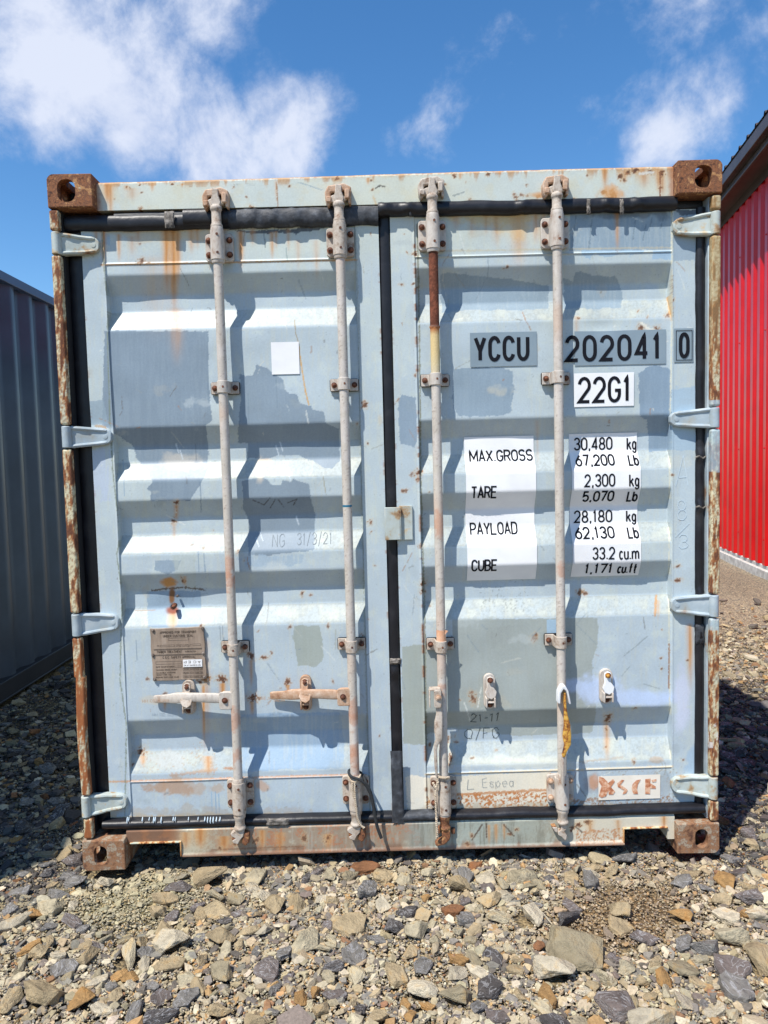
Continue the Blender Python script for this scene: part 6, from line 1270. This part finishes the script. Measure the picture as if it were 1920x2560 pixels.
def scatter(x0, x1, y0, y1, dens, smin, smax, thin=1., hero_gap=.0):
    n = int((x1-x0)*(y1-y0)*dens); x = rs_.uniform(x0, x1, n); y = rs_.uniform(y0, y1, n); ok, px, py = inview(x, y); ok &= allowed(x, y)
    s = smin*(smax/smin)**(rs_.rand(n)**1.5); f1, f2 = finemask(px, py)
    ok &= rs_.rand(n) > np.where(s > .013, np.clip(f1*1.5, 0, .97), 0); ok &= rs_.rand(n) > np.where(s > .022, np.clip(f2*1.3, 0, .9), 0)
    fn = fbm(x*3+7, y*3+1, 3); ok &= rs_.rand(n) < np.where(s > .02, sm(.25, .5, fn)+.15, 1)
    if x0 > 1: ok &= ((y-.25*(x-2)+.5*(fbm(x*2, y*2, 3)-.5)) < 2.35+1.5*rs_.rand(n)**2) | (rs_.rand(n) < .03)
    if hero_gap and len(hx): ok &= (np.hypot(x[:, None]-hx[None, :, 0], y[:, None]-hx[None, :, 1]) > hx[None, :, 2]*hero_gap+s[:, None]*.3).all(1)
    return x[ok], y[ok], s[ok]
FR = (-2.3, 2.3, -1.7, .5); LF = (-2.6, -1.15, -.3, 4.6); RT = (1.15, 4.0, -.3, 5.0)
gx = []; gy = []; gs = []
for reg, ds, dm, dl in ((FR, 16000, 3900, 150), (LF, 5000, 2600, 130), (RT, 5000, 2700, 110)):
    for d, a, b_ in ((ds, .006, .020), (dm, .018, .050)):
        x, y, s = scatter(*reg, d, a, b_, hero_gap=.55 if a < .02 else .75); gx.append(x); gy.append(y); gs.append(s)
# loose mid-size stones: the ones that show largest become stones of their own
lx = []; ly = []; ls = []
for reg, dl in ((FR, 560), (LF, 480), (RT, 480)):
    x, y, s = scatter(*reg, dl, .044, .120, hero_gap=.72)
    for a, b_, c_ in zip(x, y, s):
        if all((a-u)**2+(b_-v)**2 > (.30*(c_+q))**2 for u, v, q in zip(lx, ly, ls)): lx.append(a); ly.append(b_); ls.append(c_)
lx, ly, ls = map(np.array, (lx, ly, ls)); pxl, pyl = PX(np.stack([lx, ly, lx*0], 1)); dist = (np.stack([lx, ly, lx*0], 1)-CAM)@FW; show = ls/dist*((pxl > 10) & (pxl < 1910) & (pyl < 2550))
hid = (np.abs(lx) < 1.22) & (ly > .02); hid |= (ly > 0) & (np.abs(pxl-960) < 790*1.0); show[hid] = 0
NI = 300-len(hero_xy); order = np.argsort(-show); ind = order[:NI]; rest = order[NI:]
gx.append(lx[rest]); gy.append(ly[rest]); gs.append(ls[rest]); gx, gy, gs = map(np.concatenate, (gx, gy, gs))
def rotm(yaw, tx, ty):
    cy, sy, cx, sx, c2, s2 = np.cos(yaw), np.sin(yaw), np.cos(tx), np.sin(tx), np.cos(ty), np.sin(ty); n = len(yaw); Rz = np.zeros((n, 3, 3)); Rx = np.zeros((n, 3, 3)); Ry = np.zeros((n, 3, 3))
    Rz[:, 0, 0] = cy; Rz[:, 0, 1] = -sy; Rz[:, 1, 0] = sy; Rz[:, 1, 1] = cy; Rz[:, 2, 2] = 1; Rx[:, 0, 0] = 1; Rx[:, 1, 1] = cx; Rx[:, 1, 2] = -sx; Rx[:, 2, 1] = sx; Rx[:, 2, 2] = cx
    Ry[:, 1, 1] = 1; Ry[:, 0, 0] = c2; Ry[:, 0, 2] = s2; Ry[:, 2, 0] = -s2; Ry[:, 2, 2] = c2; return Rx@Ry@Rz
n = len(gx); in_shade = shade_strip(gx, gy) & (rs_.rand(n) < .85); ci = np.where(in_shade, rs_.choice(len(CN), n, p=shade_prob), pick(n)); flk = np.isin(ci, [2, 3, 4]); pi = np.where(rs_.rand(n) < np.where(flk, .92, .6), rs_.randint(0, 14, n), rs_.randint(14, 28, n))
Rm = rotm(rs_.uniform(0, 2*math.pi, n), rs_.normal(0, .28, n), rs_.normal(0, .28, n)); gz = gh(gx, gy)+gs*(.02+.22*rs_.rand(n))-.004+.010*(gs < .016)*rs_.rand(n)
palA = np.array([PAL[k] for k in CN]); colr = palA[ci]*rs_.uniform(.78, 1.2, (n, 1))*rs_.uniform(.96, 1.04, (n, 3)); du = np.where(in_shade, .0, .16)[:, None]; colr = colr*(1-du)+du*s2l((200, 184, 156))*GK; colr = colr*np.where(in_shade, .72, 1.)[:, None]  # strip stones get no dust tint and are darkened to imitate shade
pxg, pyg = PX(np.stack([gx, gy, gz], 1)); f1, f2 = finemask(pxg, pyg); colr = colr*(1-.45*f1[:, None])+s2l((184, 154, 120))*GK*.45*f1[:, None]; colr = colr*(1-.5*f2[:, None])+s2l((206, 198, 158))*GK*.5*f2[:, None]
Vs, Fs, Cs = [], [], []; base = 0
for k in range(28):
    w_ = np.nonzero(pi == k)[0]
    if not len(w_): continue
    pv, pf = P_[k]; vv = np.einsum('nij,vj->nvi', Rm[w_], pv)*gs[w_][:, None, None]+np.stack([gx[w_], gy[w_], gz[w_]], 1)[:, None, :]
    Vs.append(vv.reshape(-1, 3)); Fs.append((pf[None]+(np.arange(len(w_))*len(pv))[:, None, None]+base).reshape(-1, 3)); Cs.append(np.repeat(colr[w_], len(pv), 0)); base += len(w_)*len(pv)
V = np.concatenate(Vs); Cc = np.concatenate(Cs)
m, nt, b = mat('gravel_stone', .85, 0, .22); Lk = nt.links.new; at = nn(nt, 'ShaderNodeAttribute', attribute_name='Col'); tc = nn(nt, 'ShaderNodeTexCoord')
no = nn(nt, 'ShaderNodeTexNoise', i_Scale=110.0, i_Detail=6.0, i_Roughness=.65); Lk(tc.outputs['Object'], no.inputs['Vector']); mr = nn(nt, 'ShaderNodeMapRange'); mr.inputs[1].default_value = .3; mr.inputs[2].default_value = .7; mr.inputs[3].default_value = .74; mr.inputs[4].default_value = 1.28; Lk(no.outputs['Fac'], mr.inputs[0])
mu = nn(nt, 'ShaderNodeVectorMath', operation='SCALE'); Lk(at.outputs['Color'], mu.inputs[0]); Lk(mr.outputs[0], mu.inputs['Scale']); Lk(mu.outputs[0], b.inputs['Base Color']); bp = nn(nt, 'ShaderNodeBump', i_Strength=.5, i_Distance=.004); Lk(no.outputs['Fac'], bp.inputs['Height']); Lk(bp.outputs[0], b.inputs['Normal']); M['gravel'] = m
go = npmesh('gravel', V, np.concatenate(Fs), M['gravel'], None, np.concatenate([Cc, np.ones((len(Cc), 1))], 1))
tag(go, 'loose slate and sandstone gravel covering the ground', 'gravel', kind='stuff')
print('gravel stones', n, 'verts', len(V), 'heroes', len(hero_xy))
cname = {'tan': 'tan', 'cream': 'cream', 'grey': 'blue grey', 'slate': 'dark slate', 'purple': 'purple grey', 'ochre': 'ochre', 'rust': 'rust brown', 'olive': 'olive', 'beige': 'beige'}
cache = {}
for q in ind:
    x, y, s = lx[q], ly[q], ls[q]; cc = CN[rs_.choice(len(CN), p=shade_prob) if shade_strip(x, y) else pick(1)[0]]; kd = 'f' if (cc in ('grey', 'slate', 'purple') and rnd.random() < .75) or rnd.random() < .25 else 'b'; key = (cc, kd, rnd.randint(0, 4))
    if key not in cache: cache[key] = rockmesh(kd, cc, hash(key[2:]) % 999+len(cache)*7)
    z = float(gh(x, y)); o = place(cache[key], x, y, z+s*(.10 if kd == 'f' else .17), (s*rnd.uniform(.95, 1.15), s*rnd.uniform(.85, 1.15), s*rnd.uniform(.8, 1.1)), (rnd.gauss(0, .16), rnd.gauss(0, .16), rnd.uniform(0, 6.28)))
    if x < -1.22 and y > -.1: reg = 'in the shaded strip between the two containers'
    elif x > 1.22 and y > -.1: reg = 'right of the pale blue container'
    elif x < -.45: reg = 'in the sunlit gravel in front of the left door'
    elif x < .5: reg = 'in the sunlit gravel in front of the door gap'
    else: reg = 'in the sunlit gravel in front of the right door'
    lab = 'small %s %s %s' % (cname[cc], 'flake' if kd == 'f' else 'stone', reg); tag(o, lab, 'stone', 'small stones '+reg)
